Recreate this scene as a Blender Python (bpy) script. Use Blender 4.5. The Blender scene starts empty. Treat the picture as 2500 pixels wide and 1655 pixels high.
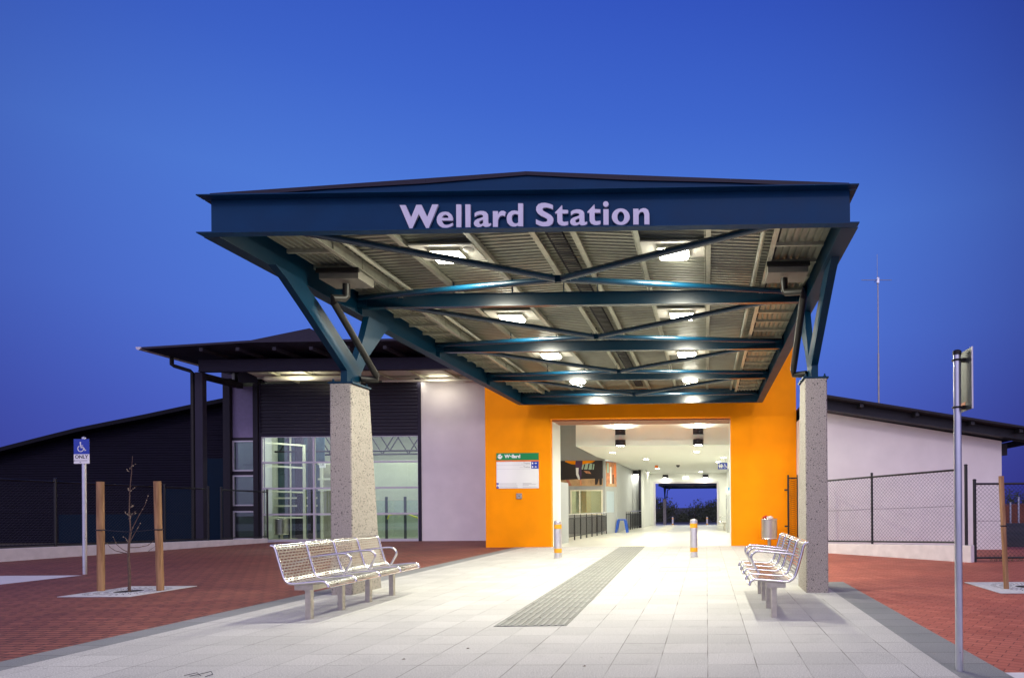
import bpy, bmesh, math, random
from mathutils import Vector, Matrix
random.seed(7)
PI = math.pi
scene = bpy.context.scene
COL = scene.collection

# ------------------------------------------------------------------ helpers
class MB:
    def __init__(s): s.v = []; s.f = []
    def face(s, pts):
        n = len(s.v); s.v += [tuple(p) for p in pts]; s.f.append(tuple(range(n, n+len(pts))))
    def box(s, x0, x1, y0, y1, z0, z1):
        if x0 > x1: x0, x1 = x1, x0
        if y0 > y1: y0, y1 = y1, y0
        if z0 > z1: z0, z1 = z1, z0
        n = len(s.v)
        s.v += [(x0,y0,z0),(x1,y0,z0),(x1,y1,z0),(x0,y1,z0),(x0,y0,z1),(x1,y0,z1),(x1,y1,z1),(x0,y1,z1)]
        s.f += [(n,n+3,n+2,n+1),(n+4,n+5,n+6,n+7),(n,n+1,n+5,n+4),(n+1,n+2,n+6,n+5),(n+2,n+3,n+7,n+6),(n+3,n,n+4,n+7)]
        return s
    def hexa(s, b, t):      # bottom 4, top 4 points
        n = len(s.v); s.v += [tuple(p) for p in b] + [tuple(p) for p in t]
        s.f += [(n+3,n+2,n+1,n),(n+4,n+5,n+6,n+7),(n,n+1,n+5,n+4),(n+1,n+2,n+6,n+5),(n+2,n+3,n+7,n+6),(n+3,n,n+4,n+7)]
        return s
    def prism(s, poly, a0, a1, axis='y'):   # poly 2D: axis y -> (x,z); x -> (y,z); z -> (x,y)
        def P(p, a):
            if axis == 'y': return (p[0], a, p[1])
            if axis == 'x': return (a, p[0], p[1])
            return (p[0], p[1], a)
        n = len(s.v); m = len(poly)
        s.v += [P(p, a0) for p in poly] + [P(p, a1) for p in poly]
        s.f.append(tuple(range(n, n+m))); s.f.append(tuple(range(n+2*m-1, n+m-1, -1)))
        for i in range(m):
            j = (i+1) % m; s.f.append((n+i, n+m+i, n+m+j, n+j))
        return s
    def tube(s, pts, r, seg=10, caps=True, r1=None):
        pts = [Vector(p) for p in pts]; m = len(pts); n0 = len(s.v)
        T = []
        for i in range(m):
            a = pts[max(i-1,0)]; b = pts[min(i+1,m-1)]
            T.append((b-a).normalized())
        up = Vector((0,0,1)) if abs(T[0].z) < .9 else Vector((1,0,0))
        u = T[0].cross(up).normalized()
        for i in range(m):
            u = (u - T[i]*u.dot(T[i])).normalized(); w = T[i].cross(u)
            rr = r if r1 is None else r + (r1-r)*i/(m-1)
            for k in range(seg):
                a = 2*PI*k/seg
                s.v.append(tuple(pts[i] + (u*math.cos(a) + w*math.sin(a))*rr))
        for i in range(m-1):
            for k in range(seg):
                k2 = (k+1) % seg
                s.f.append((n0+i*seg+k, n0+i*seg+k2, n0+(i+1)*seg+k2, n0+(i+1)*seg+k))
        if caps:
            s.f.append(tuple(n0+k for k in range(seg-1,-1,-1))); s.f.append(tuple(n0+(m-1)*seg+k for k in range(seg)))
        return s
    def bar(s, p, q, w, h=None):     # rectangular bar from p to q
        h = h or w; p = Vector(p); q = Vector(q); t = (q-p).normalized()
        up = Vector((0,0,1)) if abs(t.z) < .95 else Vector((0,1,0))
        u = t.cross(up).normalized(); v = u.cross(t)
        c = lambda o: [o-u*w/2-v*h/2, o+u*w/2-v*h/2, o+u*w/2+v*h/2, o-u*w/2+v*h/2]
        return s.hexa(c(p), c(q))
    def lathe(s, c, prof, seg=24):   # prof: list of (r,z)
        n0 = len(s.v)
        for r, z in prof:
            for k in range(seg):
                a = 2*PI*k/seg; s.v.append((c[0]+r*math.cos(a), c[1]+r*math.sin(a), c[2]+z))
        for i in range(len(prof)-1):
            for k in range(seg):
                k2 = (k+1) % seg; s.f.append((n0+i*seg+k, n0+i*seg+k2, n0+(i+1)*seg+k2, n0+(i+1)*seg+k))
        s.f.append(tuple(n0+k for k in range(seg-1,-1,-1))); s.f.append(tuple(n0+(len(prof)-1)*seg+k for k in range(seg)))
        return s
    def build(s, name, mat, parent=None, smooth=False, bevel=0, label=None):
        me = bpy.data.meshes.new(name); me.from_pydata(s.v, [], s.f); me.update()
        bm = bmesh.new(); bm.from_mesh(me)
        bmesh.ops.recalc_face_normals(bm, faces=bm.faces[:]); bm.to_mesh(me); bm.free()
        if mat: me.materials.append(mat)
        o = bpy.data.objects.new(name, me); COL.objects.link(o)
        if parent: o.parent = parent
        if smooth:
            for p in me.polygons: p.use_smooth = True
            me.set_sharp_from_angle(angle=math.radians(40))
        if bevel:
            b = o.modifiers.new('bevel', 'BEVEL'); b.width = bevel; b.segments = 2; b.limit_method = 'ANGLE'
        if label: o['label'] = label
        return o

def build_each(m, name, mat, parent, **kw):
    par = list(range(len(m.v)))
    def find(a):
        while par[a] != a: par[a] = par[par[a]]; a = par[a]
        return a
    for f in m.f:
        for i in f[1:]: par[find(i)] = find(f[0])
    groups = {}
    for f in m.f: groups.setdefault(find(f[0]), []).append(f)
    for fs in groups.values():
        q = MB(); mp = {}
        for f in fs:
            for i in f:
                if i not in mp: mp[i] = len(q.v); q.v.append(m.v[i])
            q.f.append(tuple(mp[i] for i in f))
        q.build(name, mat, parent, **kw)

def tag(o, label, cat, group=None):
    o['label'] = label; o['category'] = cat
    if group: o['group'] = group
    return o
def thing(name, label, cat, loc=(0,0,0), rotz=0, group=None):
    o = bpy.data.objects.new(name, None); COL.objects.link(o); o.empty_display_size = .2
    o.location = loc; o.rotation_euler = (0,0,rotz)
    return tag(o, label, cat, group)
def struct(o): o['kind'] = 'structure'; return o
def stuff(o, label=None):
    o['kind'] = 'stuff'
    if label: o['label'] = label
    return o
def copy_tree(o, parent=None):
    c = o.copy(); COL.objects.link(c); c.parent = parent
    for ch in [x for x in bpy.data.objects if x.parent == o and x.name != c.name]:
        copy_tree(ch, c)
    return c
def flatcurve(name, splines, depth, mat, parent, loc, rot=(PI/2,0,0), scale=1):
    cu = bpy.data.curves.new(name, 'CURVE'); cu.dimensions = '2D'; cu.fill_mode = 'BOTH'; cu.extrude = depth/scale
    for sp in splines:
        s = cu.splines.new('POLY'); s.points.add(len(sp)-1)
        for i, p in enumerate(sp): s.points[i].co = (p[0], p[1], 0, 1)
        s.use_cyclic_u = True
    return curve2mesh(cu, name, mat, parent, loc, rot, scale)
def curve2mesh(cu, name, mat, parent, loc, rot, scale):
    t = bpy.data.objects.new('tmp', cu); COL.objects.link(t)
    dg = bpy.context.evaluated_depsgraph_get(); dg.update()
    me = bpy.data.meshes.new_from_object(t.evaluated_get(dg)); me.name = name
    bpy.data.objects.remove(t); 
    me.materials.clear(); me.materials.append(mat)
    o = bpy.data.objects.new(name, me); COL.objects.link(o)
    o.parent = parent; o.location = loc; o.rotation_euler = rot; o.scale = (scale,)*3
    return o
def text(name, body, size, mat, parent, loc, rot=(PI/2,0,0), bold=.0, align='LEFT', sx=1):
    cu = bpy.data.curves.new(name, 'FONT'); cu.body = body; cu.size = size; cu.extrude = .0015; cu.offset = bold
    cu.align_x = align; cu.align_y = 'CENTER'
    o = curve2mesh(cu, name, mat, parent, loc, rot, 1); o.scale = (sx,1,1)
    return o

# ------------------------------------------------------------------ materials
def mat(name, col, rough=.6, metal=0., noise=0., nscale=8., bump=0., bscale=40., emit=None, estr=0., spec=.5, coat=0.):
    m = bpy.data.materials.new(name); m.use_nodes = True; nt = m.node_tree; N = nt.nodes; L = nt.links
    b = N['Principled BSDF']; b.inputs['Base Color'].default_value = (*col,1); b.inputs['Roughness'].default_value = rough
    b.inputs['Metallic'].default_value = metal; b.inputs['Specular IOR Level'].default_value = spec
    if coat: b.inputs['Coat Weight'].default_value = coat
    if noise or bump:
        tc = N.new('ShaderNodeTexCoord')
    if noise:
        n = N.new('ShaderNodeTexNoise'); n.inputs['Scale'].default_value = nscale; n.inputs['Detail'].default_value = 6
        L.new(tc.outputs['Object'], n.inputs['Vector'])
        mr = N.new('ShaderNodeMapRange'); mr.inputs['From Min'].default_value = .3; mr.inputs['From Max'].default_value = .7
        mr.inputs['To Min'].default_value = 1-noise; mr.inputs['To Max'].default_value = 1+noise
        L.new(n.outputs['Fac'], mr.inputs['Value'])
        mx = N.new('ShaderNodeVectorMath'); mx.operation = 'SCALE'; mx.inputs[0].default_value = col
        L.new(mr.outputs[0], mx.inputs['Scale']); L.new(mx.outputs[0], b.inputs['Base Color'])
        mr2 = N.new('ShaderNodeMapRange'); mr2.inputs['To Min'].default_value = max(.02,rough-.04-noise*.5); mr2.inputs['To Max'].default_value = min(1,rough+.04+noise*.5)
        L.new(n.outputs['Fac'], mr2.inputs['Value']); L.new(mr2.outputs[0], b.inputs['Roughness'])
    if bump:
        n2 = N.new('ShaderNodeTexNoise'); n2.inputs['Scale'].default_value = bscale; n2.inputs['Detail'].default_value = 4
        L.new(tc.outputs['Object'], n2.inputs['Vector'])
        bp = N.new('ShaderNodeBump'); bp.inputs['Strength'].default_value = bump; bp.inputs['Distance'].default_value = .01
        L.new(n2.outputs['Fac'], bp.inputs['Height']); L.new(bp.outputs[0], b.inputs['Normal'])
    if emit:
        b.inputs['Emission Color'].default_value = (*emit,1); b.inputs['Emission Strength'].default_value = estr
    return m

M = {}
M['teal'] = mat('teal_paint', (.001,.026,.056), .45, noise=.05, nscale=2, spec=.16)
M['tealgloss'] = mat('teal_gloss_paint', (.001,.024,.050), .25, spec=.8)
M['navy'] = mat('navy_paint', (.004,.040,.105), .5, noise=.10, nscale=3, spec=.12)
M['sheet'] = mat('roof_sheet', (.31,.31,.235), .33, metal=.35, noise=.10, nscale=6)
M['galv'] = mat('galvanised_section', (.45,.45,.35), .4, metal=.4, noise=.15, nscale=14)
M['galvpole'] = mat('galvanised_pole', (.58,.6,.64), .3, metal=.85, noise=.05, nscale=9)
M['steel'] = mat('stainless_tube', (.72,.7,.68), .2, metal=1., noise=.06, nscale=20)
M['satin'] = mat('satin_steel', (.48,.45,.38), .42, metal=.8, noise=.12, nscale=15)
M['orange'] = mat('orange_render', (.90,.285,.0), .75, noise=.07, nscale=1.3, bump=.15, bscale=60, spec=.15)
M['lintel'] = mat('shaded_orange_soffit', (.30,.13,.07), .7, noise=.1)  # orange render under the lintel, its shade put into a brown base colour
M['pink'] = mat('pale_mauve_render', (.72,.68,.66), .8, noise=.05, nscale=1.5, bump=.1, bscale=50)
M['white'] = mat('white_plaster', (.72,.73,.68), .7, noise=.03, nscale=2, bump=.05)
M['ceil'] = mat('ceiling_board', (.72,.73,.68), .7, noise=.02, nscale=2)
M['cladding'] = mat('grey_cladding', (.33,.34,.33), .6, noise=.04, nscale=2)
M['terrazzo'] = mat('hall_floor', (.50,.49,.42), .35, noise=.05, nscale=30)
M['darkmetal'] = mat('charcoal_paint', (.020,.018,.024), .55, noise=.12, nscale=6, spec=.2)
M['darkfascia'] = mat('charcoal_fascia', (.024,.021,.036), .55, noise=.12, nscale=3, spec=.2)
M['black'] = mat('black_powdercoat', (.006,.006,.009), .45, noise=.2, nscale=12)
M['corr'] = mat('dark_corrugated', (.020,.018,.026), .42, noise=.15, nscale=2, spec=.4)
M['tealpanel'] = mat('dark_teal_panel', (.001,.010,.024), .6, noise=.1, spec=.12)
M['frame'] = mat('window_frame_paint', (.55,.52,.55), .4, metal=.3, noise=.05)
M['letter'] = mat('letter_paint', (.66,.64,.74), .45, noise=.03)
M['signwhite'] = mat('sign_white', (.78,.78,.76), .45)
M['green'] = mat('sign_green', (.0,.22,.06), .4)
M['signor'] = mat('sign_orange', (.75,.18,.03), .4)
M['blue'] = mat('sign_blue', (.01,.04,.36), .4)
M['ink'] = mat('sign_ink', (.03,.03,.04), .5)
M['greyink'] = mat('grey_ink', (.35,.35,.36), .5)
M['stoolblue'] = mat('blue_plastic', (.012,.08,.45), .35, noise=.08)
M['yellow'] = mat('reflective_yellow', (.80,.36,.01), .4)
M['bollard'] = mat('bollard_steel', (.62,.60,.62), .32, metal=.6, noise=.08, nscale=10)
M['timber'] = None
M['bark'] = mat('bark', (.10,.06,.045), .85, noise=.3, nscale=30, bump=.4)
M['leafdark'] = mat('dark_leaf', (.035,.045,.02), .8, noise=.35, nscale=.6)
M['bud'] = mat('bud', (.30,.24,.16), .8)
M['grate'] = mat('cast_concrete_grate', (.48,.48,.50), .8, noise=.12, nscale=18, bump=.4, bscale=40)
M['soil'] = mat('dark_soil', (.008,.006,.006), .95)
M['kerb'] = mat('pale_rendered_kerb', (.66,.62,.60), .8, noise=.08, nscale=5, bump=.2)
M['concrete'] = mat('white_concrete', (.60,.59,.62), .8, noise=.06, nscale=4, bump=.2)
M['white_lamp'] = mat('lamp_face', (1,1,.95), .5, emit=(1.,.97,.84), estr=45)
M['reveal'] = mat('box_white', (.62,.60,.5), .5, noise=.04)
M['lobbywall'] = mat('lobby_wall', (.46,.49,.43), .7, noise=.06, nscale=2)
M['lobbyfloor'] = mat('lobby_floor', (.30,.30,.2), .6, noise=.1)
M['pipe'] = mat('pipe_charcoal', (.018,.017,.016), .45, noise=.1, nscale=10, spec=.25)
M['rubbish'] = mat('rubbish_white', (.7,.68,.66), .7, noise=.1)
M['red'] = mat('rubbish_red', (.5,.04,.02), .6)
M['signback'] = mat('aluminium_signback', (.06,.07,.06), .4, metal=.3, noise=.1)
M['skin'] = mat('print_skin', (.42,.13,.08), .5)
M['tan'] = mat('print_tan', (.45,.28,.14), .5, noise=.15, nscale=5)
M['pblack'] = mat('print_black', (.012,.008,.008), .5)
M['purple'] = mat('print_purple', (.06,.02,.08), .5)
M['pgreen'] = mat('print_green', (.10,.32,.08), .5)
M['psky'] = mat('print_sky', (.35,.5,.4), .5)
M['pbrick'] = mat('print_rust', (.50,.2,.09), .5, noise=.4, nscale=6)

def set_nodes(name):
    m = bpy.data.materials.new(name); m.use_nodes = True
    return m, m.node_tree.nodes, m.node_tree.links, m.node_tree.nodes['Principled BSDF']

# timber
def timber():
    m, N, L, b = set_nodes('pine_timber')
    tc = N.new('ShaderNodeTexCoord'); mp = N.new('ShaderNodeMapping'); mp.inputs['Scale'].default_value = (14,14,1.2)
    L.new(tc.outputs['Object'], mp.inputs[0])
    n = N.new('ShaderNodeTexNoise'); n.inputs['Scale'].default_value = 1.6; n.inputs['Detail'].default_value = 5; L.new(mp.outputs[0], n.inputs['Vector'])
    r = N.new('ShaderNodeValToRGB'); r.color_ramp.elements[0].position=.3; r.color_ramp.elements[0].color=(.16,.075,.03,1)
    r.color_ramp.elements[1].position=.72; r.color_ramp.elements[1].color=(.40,.23,.11,1)
    L.new(n.outputs['Fac'], r.inputs[0]); L.new(r.outputs[0], b.inputs['Base Color']); b.inputs['Roughness'].default_value=.75
    return m
M['timber'] = timber()

# exposed aggregate concrete
def aggregate():
    m, N, L, b = set_nodes('exposed_aggregate')
    tc = N.new('ShaderNodeTexCoord')
    n = N.new('ShaderNodeTexNoise'); n.inputs['Scale'].default_value = 110; n.inputs['Detail'].default_value = 3; L.new(tc.outputs['Object'], n.inputs['Vector'])
    r = N.new('ShaderNodeValToRGB'); r.color_ramp.elements[0].position=.40; r.color_ramp.elements[0].color=(.15,.13,.11,1)
    r.color_ramp.elements[1].position=.53; r.color_ramp.elements[1].color=(.40,.365,.32,1); L.new(n.outputs['Fac'], r.inputs[0])
    v = N.new('ShaderNodeTexVoronoi'); v.inputs['Scale'].default_value = 46; 
    wp = N.new('ShaderNodeTexNoise'); wp.inputs['Scale'].default_value=40
    L.new(tc.outputs['Object'], wp.inputs['Vector'])
    ad = N.new('ShaderNodeVectorMath'); ad.operation='MULTIPLY_ADD'; ad.inputs[1].default_value=(.02,.02,.02)
    L.new(wp.outputs['Color'], ad.inputs[0]); L.new(tc.outputs['Object'], ad.inputs[2]); L.new(ad.outputs[0], v.inputs['Vector'])
    sp = N.new('ShaderNodeSeparateColor'); L.new(v.outputs['Color'], sp.inputs[0])
    th = N.new('ShaderNodeMath'); th.operation='MULTIPLY'; th.inputs[1].default_value=.44; L.new(sp.outputs[0], th.inputs[0])
    lt = N.new('ShaderNodeMath'); lt.operation='LESS_THAN'; L.new(v.outputs['Distance'], lt.inputs[0]); L.new(th.outputs[0], lt.inputs[1])
    g2 = N.new('ShaderNodeMath'); g2.operation='GREATER_THAN'; g2.inputs[1].default_value=.35; L.new(sp.outputs[1], g2.inputs[0])
    mu = N.new('ShaderNodeMath'); mu.operation='MULTIPLY'; L.new(lt.outputs[0], mu.inputs[0]); L.new(g2.outputs[0], mu.inputs[1])
    mx = N.new('ShaderNodeMix'); mx.data_type='RGBA'; L.new(mu.outputs[0], mx.inputs[0]); L.new(r.outputs[0], mx.inputs[6]); mx.inputs[7].default_value=(.025,.022,.024,1)
    L.new(mx.outputs[2], b.inputs['Base Color']); b.inputs['Roughness'].default_value=.75
    bp = N.new('ShaderNodeBump'); bp.inputs['Strength'].default_value=.4; bp.inputs['Distance'].default_value=.006; L.new(n.outputs['Fac'], bp.inputs['Height']); L.new(bp.outputs[0], b.inputs['Normal'])
    return m
M['agg'] = aggregate()

def paving(name, c1, c2, mortar, bw, rh, msize, offset=.5, rot=0, freq=2, speck=0., rough=.75, swap=False, jvis=0., patch=.1, squash=1.):
    m, N, L, b = set_nodes(name)
    ge = N.new('ShaderNodeNewGeometry'); mp = N.new('ShaderNodeMapping'); mp.inputs['Rotation'].default_value=(0,0,rot+(PI/2 if swap else 0))
    L.new(ge.outputs['Position'], mp.inputs[0])
    br = N.new('ShaderNodeTexBrick'); L.new(mp.outputs[0], br.inputs['Vector'])
    br.offset=offset; br.offset_frequency=freq; br.inputs['Scale'].default_value=1; br.inputs['Brick Width'].default_value=bw
    br.inputs['Row Height'].default_value=rh; br.inputs['Mortar Size'].default_value=msize; br.inputs['Mortar Smooth'].default_value=.2
    br.inputs['Color1'].default_value=(*c1,1); br.inputs['Color2'].default_value=(*c2,1); br.inputs['Mortar'].default_value=(*mortar,1); br.inputs['Bias'].default_value=0
    col = br.outputs['Color']
    if jvis:
        br2 = N.new('ShaderNodeTexBrick'); L.new(mp.outputs[0], br2.inputs['Vector'])
        br2.offset=offset; br2.offset_frequency=freq; br2.inputs['Scale'].default_value=1; br2.inputs['Brick Width'].default_value=bw
        br2.inputs['Row Height'].default_value=rh; br2.inputs['Mortar Size'].default_value=0
        br2.inputs['Color1'].default_value=(*c1,1); br2.inputs['Color2'].default_value=(*c2,1)
        nj = N.new('ShaderNodeTexNoise'); nj.inputs['Scale'].default_value=2.2; L.new(ge.outputs['Position'], nj.inputs['Vector'])
        mr = N.new('ShaderNodeMapRange'); mr.inputs['From Min'].default_value=.42; mr.inputs['From Max'].default_value=.6
        mr.inputs['To Min'].default_value=jvis; mr.inputs['To Max'].default_value=0
        L.new(nj.outputs['Fac'], mr.inputs['Value'])
        mj = N.new('ShaderNodeMix'); mj.data_type='RGBA'; L.new(mr.outputs[0], mj.inputs[0]); L.new(col, mj.inputs[6]); L.new(br2.outputs['Color'], mj.inputs[7]); col = mj.outputs[2]
    n = N.new('ShaderNodeTexNoise'); n.inputs['Scale'].default_value=.9; n.inputs['Detail'].default_value=7; L.new(ge.outputs['Position'], n.inputs['Vector'])
    mr = N.new('ShaderNodeMapRange'); mr.inputs['From Min'].default_value=.3; mr.inputs['From Max'].default_value=.7; mr.inputs['To Min'].default_value=1-patch; mr.inputs['To Max'].default_value=1+patch
    L.new(n.outputs['Fac'], mr.inputs['Value'])
    val = mr.outputs[0]
    n2 = N.new('ShaderNodeTexNoise'); n2.inputs['Scale'].default_value=90; n2.inputs['Detail'].default_value=3; L.new(ge.outputs['Position'], n2.inputs['Vector'])
    if speck:
        m2 = N.new('ShaderNodeMapRange'); m2.inputs['From Min'].default_value=.35; m2.inputs['From Max'].default_value=.65; m2.inputs['To Min'].default_value=1-speck; m2.inputs['To Max'].default_value=1+speck*.7
        L.new(n2.outputs['Fac'], m2.inputs['Value'])
        mm = N.new('ShaderNodeMath'); mm.operation='MULTIPLY'; L.new(val, mm.inputs[0]); L.new(m2.outputs[0], mm.inputs[1]); val = mm.outputs[0]
    vs = N.new('ShaderNodeTexVoronoi'); vs.inputs['Scale'].default_value=1.7; L.new(ge.outputs['Position'], vs.inputs['Vector'])
    ms = N.new('ShaderNodeMapRange'); ms.inputs['From Min'].default_value=.018; ms.inputs['From Max'].default_value=.030; ms.inputs['To Min'].default_value=.72; ms.inputs['To Max'].default_value=1
    L.new(vs.outputs['Distance'], ms.inputs['Value'])
    ns = N.new('ShaderNodeTexNoise'); ns.inputs['Scale'].default_value=2.3; ns.inputs['Detail'].default_value=9; ns.inputs['Roughness'].default_value=.7; L.new(ge.outputs['Position'], ns.inputs['Vector'])
    m3 = N.new('ShaderNodeMapRange'); m3.inputs['From Min'].default_value=.56; m3.inputs['From Max'].default_value=.72; m3.inputs['To Min'].default_value=1; m3.inputs['To Max'].default_value=.86; L.new(ns.outputs['Fac'], m3.inputs['Value'])
    q1 = N.new('ShaderNodeMath'); q1.operation='MULTIPLY'; L.new(val, q1.inputs[0]); L.new(ms.outputs[0], q1.inputs[1])
    q2 = N.new('ShaderNodeMath'); q2.operation='MULTIPLY'; L.new(q1.outputs[0], q2.inputs[0]); L.new(m3.outputs[0], q2.inputs[1]); val = q2.outputs[0]
    sc = N.new('ShaderNodeVectorMath'); sc.operation='SCALE'; L.new(col, sc.inputs[0]); L.new(val, sc.inputs['Scale'])
    L.new(sc.outputs[0], b.inputs['Base Color']); b.inputs['Roughness'].default_value=rough
    bp = N.new('ShaderNodeBump'); bp.inputs['Strength'].default_value=.5; bp.inputs['Distance'].default_value=.004; bp.invert=True
    L.new(br.outputs['Fac'], bp.inputs['Height'])
    bp2 = N.new('ShaderNodeBump'); bp2.inputs['Strength'].default_value=.25; bp2.inputs['Distance'].default_value=.004
    L.new(n2.outputs['Fac'], bp2.inputs['Height']); L.new(bp.outputs[0], bp2.inputs['Normal']); L.new(bp2.outputs[0], b.inputs['Normal'])
    return m
M['tile'] = paving('pale_granite_tile', (.42,.415,.395), (.485,.48,.455), (.19,.18,.165), .4, .4, .005, offset=0, speck=.30, jvis=.75, patch=.05)
M['band'] = paving('grey_band_tile', (.20,.21,.21), (.235,.24,.24), (.10,.10,.10), 10, .4, .005, offset=0, speck=.2, patch=.08)
M['brick'] = paving('red_brick_paver', (.195,.060,.037), (.265,.086,.053), (.035,.014,.011), .23, .105, .011, offset=.42, freq=3, rot=.03, swap=False, patch=.16, speck=.12, rough=.7)
M['brick45'] = paving('red_brick_paver_diagonal', (.33,.082,.050), (.43,.125,.080), (.19,.05,.032), .20, .10, .006, offset=.5, rot=.6, patch=.15, speck=.12, rough=.7)

def ground_mat():
    m, N, L, b = set_nodes('dark_field')
    ge = N.new('ShaderNodeNewGeometry'); n = N.new('ShaderNodeTexNoise'); n.inputs['Scale'].default_value=.15; n.inputs['Detail'].default_value=8
    L.new(ge.outputs['Position'], n.inputs['Vector']); r = N.new('ShaderNodeValToRGB')
    r.color_ramp.elements[0].position=.35; r.color_ramp.elements[0].color=(.02,.022,.012,1); r.color_ramp.elements[1].position=.7; r.color_ramp.elements[1].color=(.07,.055,.035,1)
    L.new(n.outputs['Fac'], r.inputs[0]); L.new(r.outputs[0], b.inputs['Base Color']); b.inputs['Roughness'].default_value=.95
    return m
M['ground'] = ground_mat()

def perforated(name, col, rough, lu, lv, fill=.45):
    """steel sheet with real see-through slots, from the UVs in metres"""
    m, N, L, b = set_nodes(name)
    b.inputs['Base Color'].default_value=(*col,1); b.inputs['Metallic'].default_value=.9; b.inputs['Roughness'].default_value=rough
    uv = N.new('ShaderNodeUVMap')
    br = N.new('ShaderNodeTexBrick'); L.new(uv.outputs[0], br.inputs['Vector']); br.inputs['Scale'].default_value=1
    br.inputs['Brick Width'].default_value=lu; br.inputs['Row Height'].default_value=lv; br.inputs['Mortar Size'].default_value=lv*fill; br.inputs['Mortar Smooth'].default_value=0
    br.offset=.5
    b2 = N.new('ShaderNodeBsdfTransparent'); mx = N.new('ShaderNodeMixShader'); L.new(br.outputs['Fac'], mx.inputs[0])
    L.new(b2.outputs[0], mx.inputs[1]); L.new(b.outputs[0], mx.inputs[2]); L.new(mx.outputs[0], N['Material Output'].inputs['Surface'])
    return m
M['perf'] = perforated('perforated_steel', (.42,.42,.40), .28, .062, .036, .27)
M['perfbin'] = perforated('perforated_bin_steel', (.62,.58,.52), .3, .03, .018, .36)

def glassmat(name, tint, refl):
    m, N, L, b = set_nodes(name); N.remove(b)
    t = N.new('ShaderNodeBsdfTransparent'); t.inputs[0].default_value=(*tint,1)
    g = N.new('ShaderNodeBsdfGlossy'); g.inputs['Roughness'].default_value=.02; g.inputs[0].default_value=(.9,.95,1,1)
    fr = N.new('ShaderNodeFresnel'); fr.inputs[0].default_value=1.5
    ma = N.new('ShaderNodeMath'); ma.operation='MULTIPLY'; ma.inputs[1].default_value=refl; L.new(fr.outputs[0], ma.inputs[0])
    mx = N.new('ShaderNodeMixShader'); L.new(ma.outputs[0], mx.inputs[0]); L.new(t.outputs[0], mx.inputs[1]); L.new(g.outputs[0], mx.inputs[2])
    L.new(mx.outputs[0], N['Material Output'].inputs['Surface']); return m
M['glass'] = glassmat('window_glass', (.88,.93,.90), 1.3)
M['darkglass'] = glassmat('dark_window_glass', (.25,.3,.35), 1.6)

# ------------------------------------------------------------------ world
w = bpy.data.worlds.new('World'); scene.world = w; w.use_nodes = True
N = w.node_tree.nodes; L = w.node_tree.links; bg = N['Background']
tc = N.new('ShaderNodeTexCoord'); nr = N.new('ShaderNodeVectorMath'); nr.operation='NORMALIZE'; L.new(tc.outputs['Generated'], nr.inputs[0])
sx = N.new('ShaderNodeSeparateXYZ'); L.new(nr.outputs[0], sx.inputs[0])
ramp = N.new('ShaderNodeValToRGB'); L.new(sx.outputs['Z'], ramp.inputs[0])
cr = ramp.color_ramp; cr.interpolation='LINEAR'
stops = [(0,(.080,.115,.58)), (.12,(.078,.140,.63)), (.25,(.083,.185,.70)), (.40,(.078,.200,.70)), (.52,(.050,.135,.61)), (.63,(.034,.092,.53)), (1,(.012,.028,.2))]
cr.elements[0].position=0; cr.elements[0].color=(*stops[0][1],1); cr.elements[1].position=1; cr.elements[1].color=(*stops[-1][1],1)
for p, c in stops[1:-1]:
    e = cr.elements.new(p); e.color=(*c,1)
# east-west fall-off of the glow
def dotn(d):
    n = N.new('ShaderNodeVectorMath'); n.operation='DOT_PRODUCT'; n.inputs[1].default_value=d; L.new(nr.outputs[0], n.inputs[0]); return n.outputs['Value']
d1 = dotn((-.22,.90,.37))
mr = N.new('ShaderNodeMapRange'); mr.interpolation_type='SMOOTHSTEP'; mr.inputs['From Min'].default_value=.62; mr.inputs['From Max'].default_value=.99
mr.inputs['To Min'].default_value=.30; mr.inputs['To Max'].default_value=1.0; L.new(d1, mr.inputs['Value'])
pw = N.new('ShaderNodeMath'); pw.operation='POWER'; pw.inputs[1].default_value=1.32; L.new(mr.outputs[0], pw.inputs[0])
cb = N.new('ShaderNodeCombineXYZ'); L.new(mr.outputs[0], cb.inputs[0]); L.new(pw.outputs[0], cb.inputs[1]); L.new(mr.outputs[0], cb.inputs[2])
sc = N.new('ShaderNodeVectorMath'); sc.operation='MULTIPLY'; L.new(ramp.outputs[0], sc.inputs[0]); L.new(cb.outputs[0], sc.inputs[1])
# a paler, mauve afterglow on the opposite side of the sky
mb = N.new('ShaderNodeMapRange'); mb.interpolation_type='SMOOTHSTEP'; mb.inputs['From Min'].default_value=.05; mb.inputs['From Max'].default_value=.85
L.new(dotn((.05,-.94,.34)), mb.inputs['Value'])
gl = N.new('ShaderNodeVectorMath'); gl.operation='SCALE'; gl.inputs[0].default_value=(.80,.72,1.02); L.new(mb.outputs[0], gl.inputs['Scale'])
ad = N.new('ShaderNodeVectorMath'); ad.operation='ADD'; L.new(sc.outputs[0], ad.inputs[0]); L.new(gl.outputs[0], ad.inputs[1])
# physical dusk sky, low sun, mixed in faintly
sky = N.new('ShaderNodeTexSky'); sky.sky_type='NISHITA'; sky.sun_disc=False; sky.sun_elevation=math.radians(1); sky.sun_rotation=math.radians(190)
s2 = N.new('ShaderNodeVectorMath'); s2.operation='SCALE'; s2.inputs['Scale'].default_value=.0012; L.new(sky.outputs[0], s2.inputs[0])
a2 = N.new('ShaderNodeVectorMath'); a2.operation='ADD'; L.new(ad.outputs[0], a2.inputs[0]); L.new(s2.outputs[0], a2.inputs[1])
L.new(a2.outputs[0], bg.inputs[0]); bg.inputs[1].default_value=1.0

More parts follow.
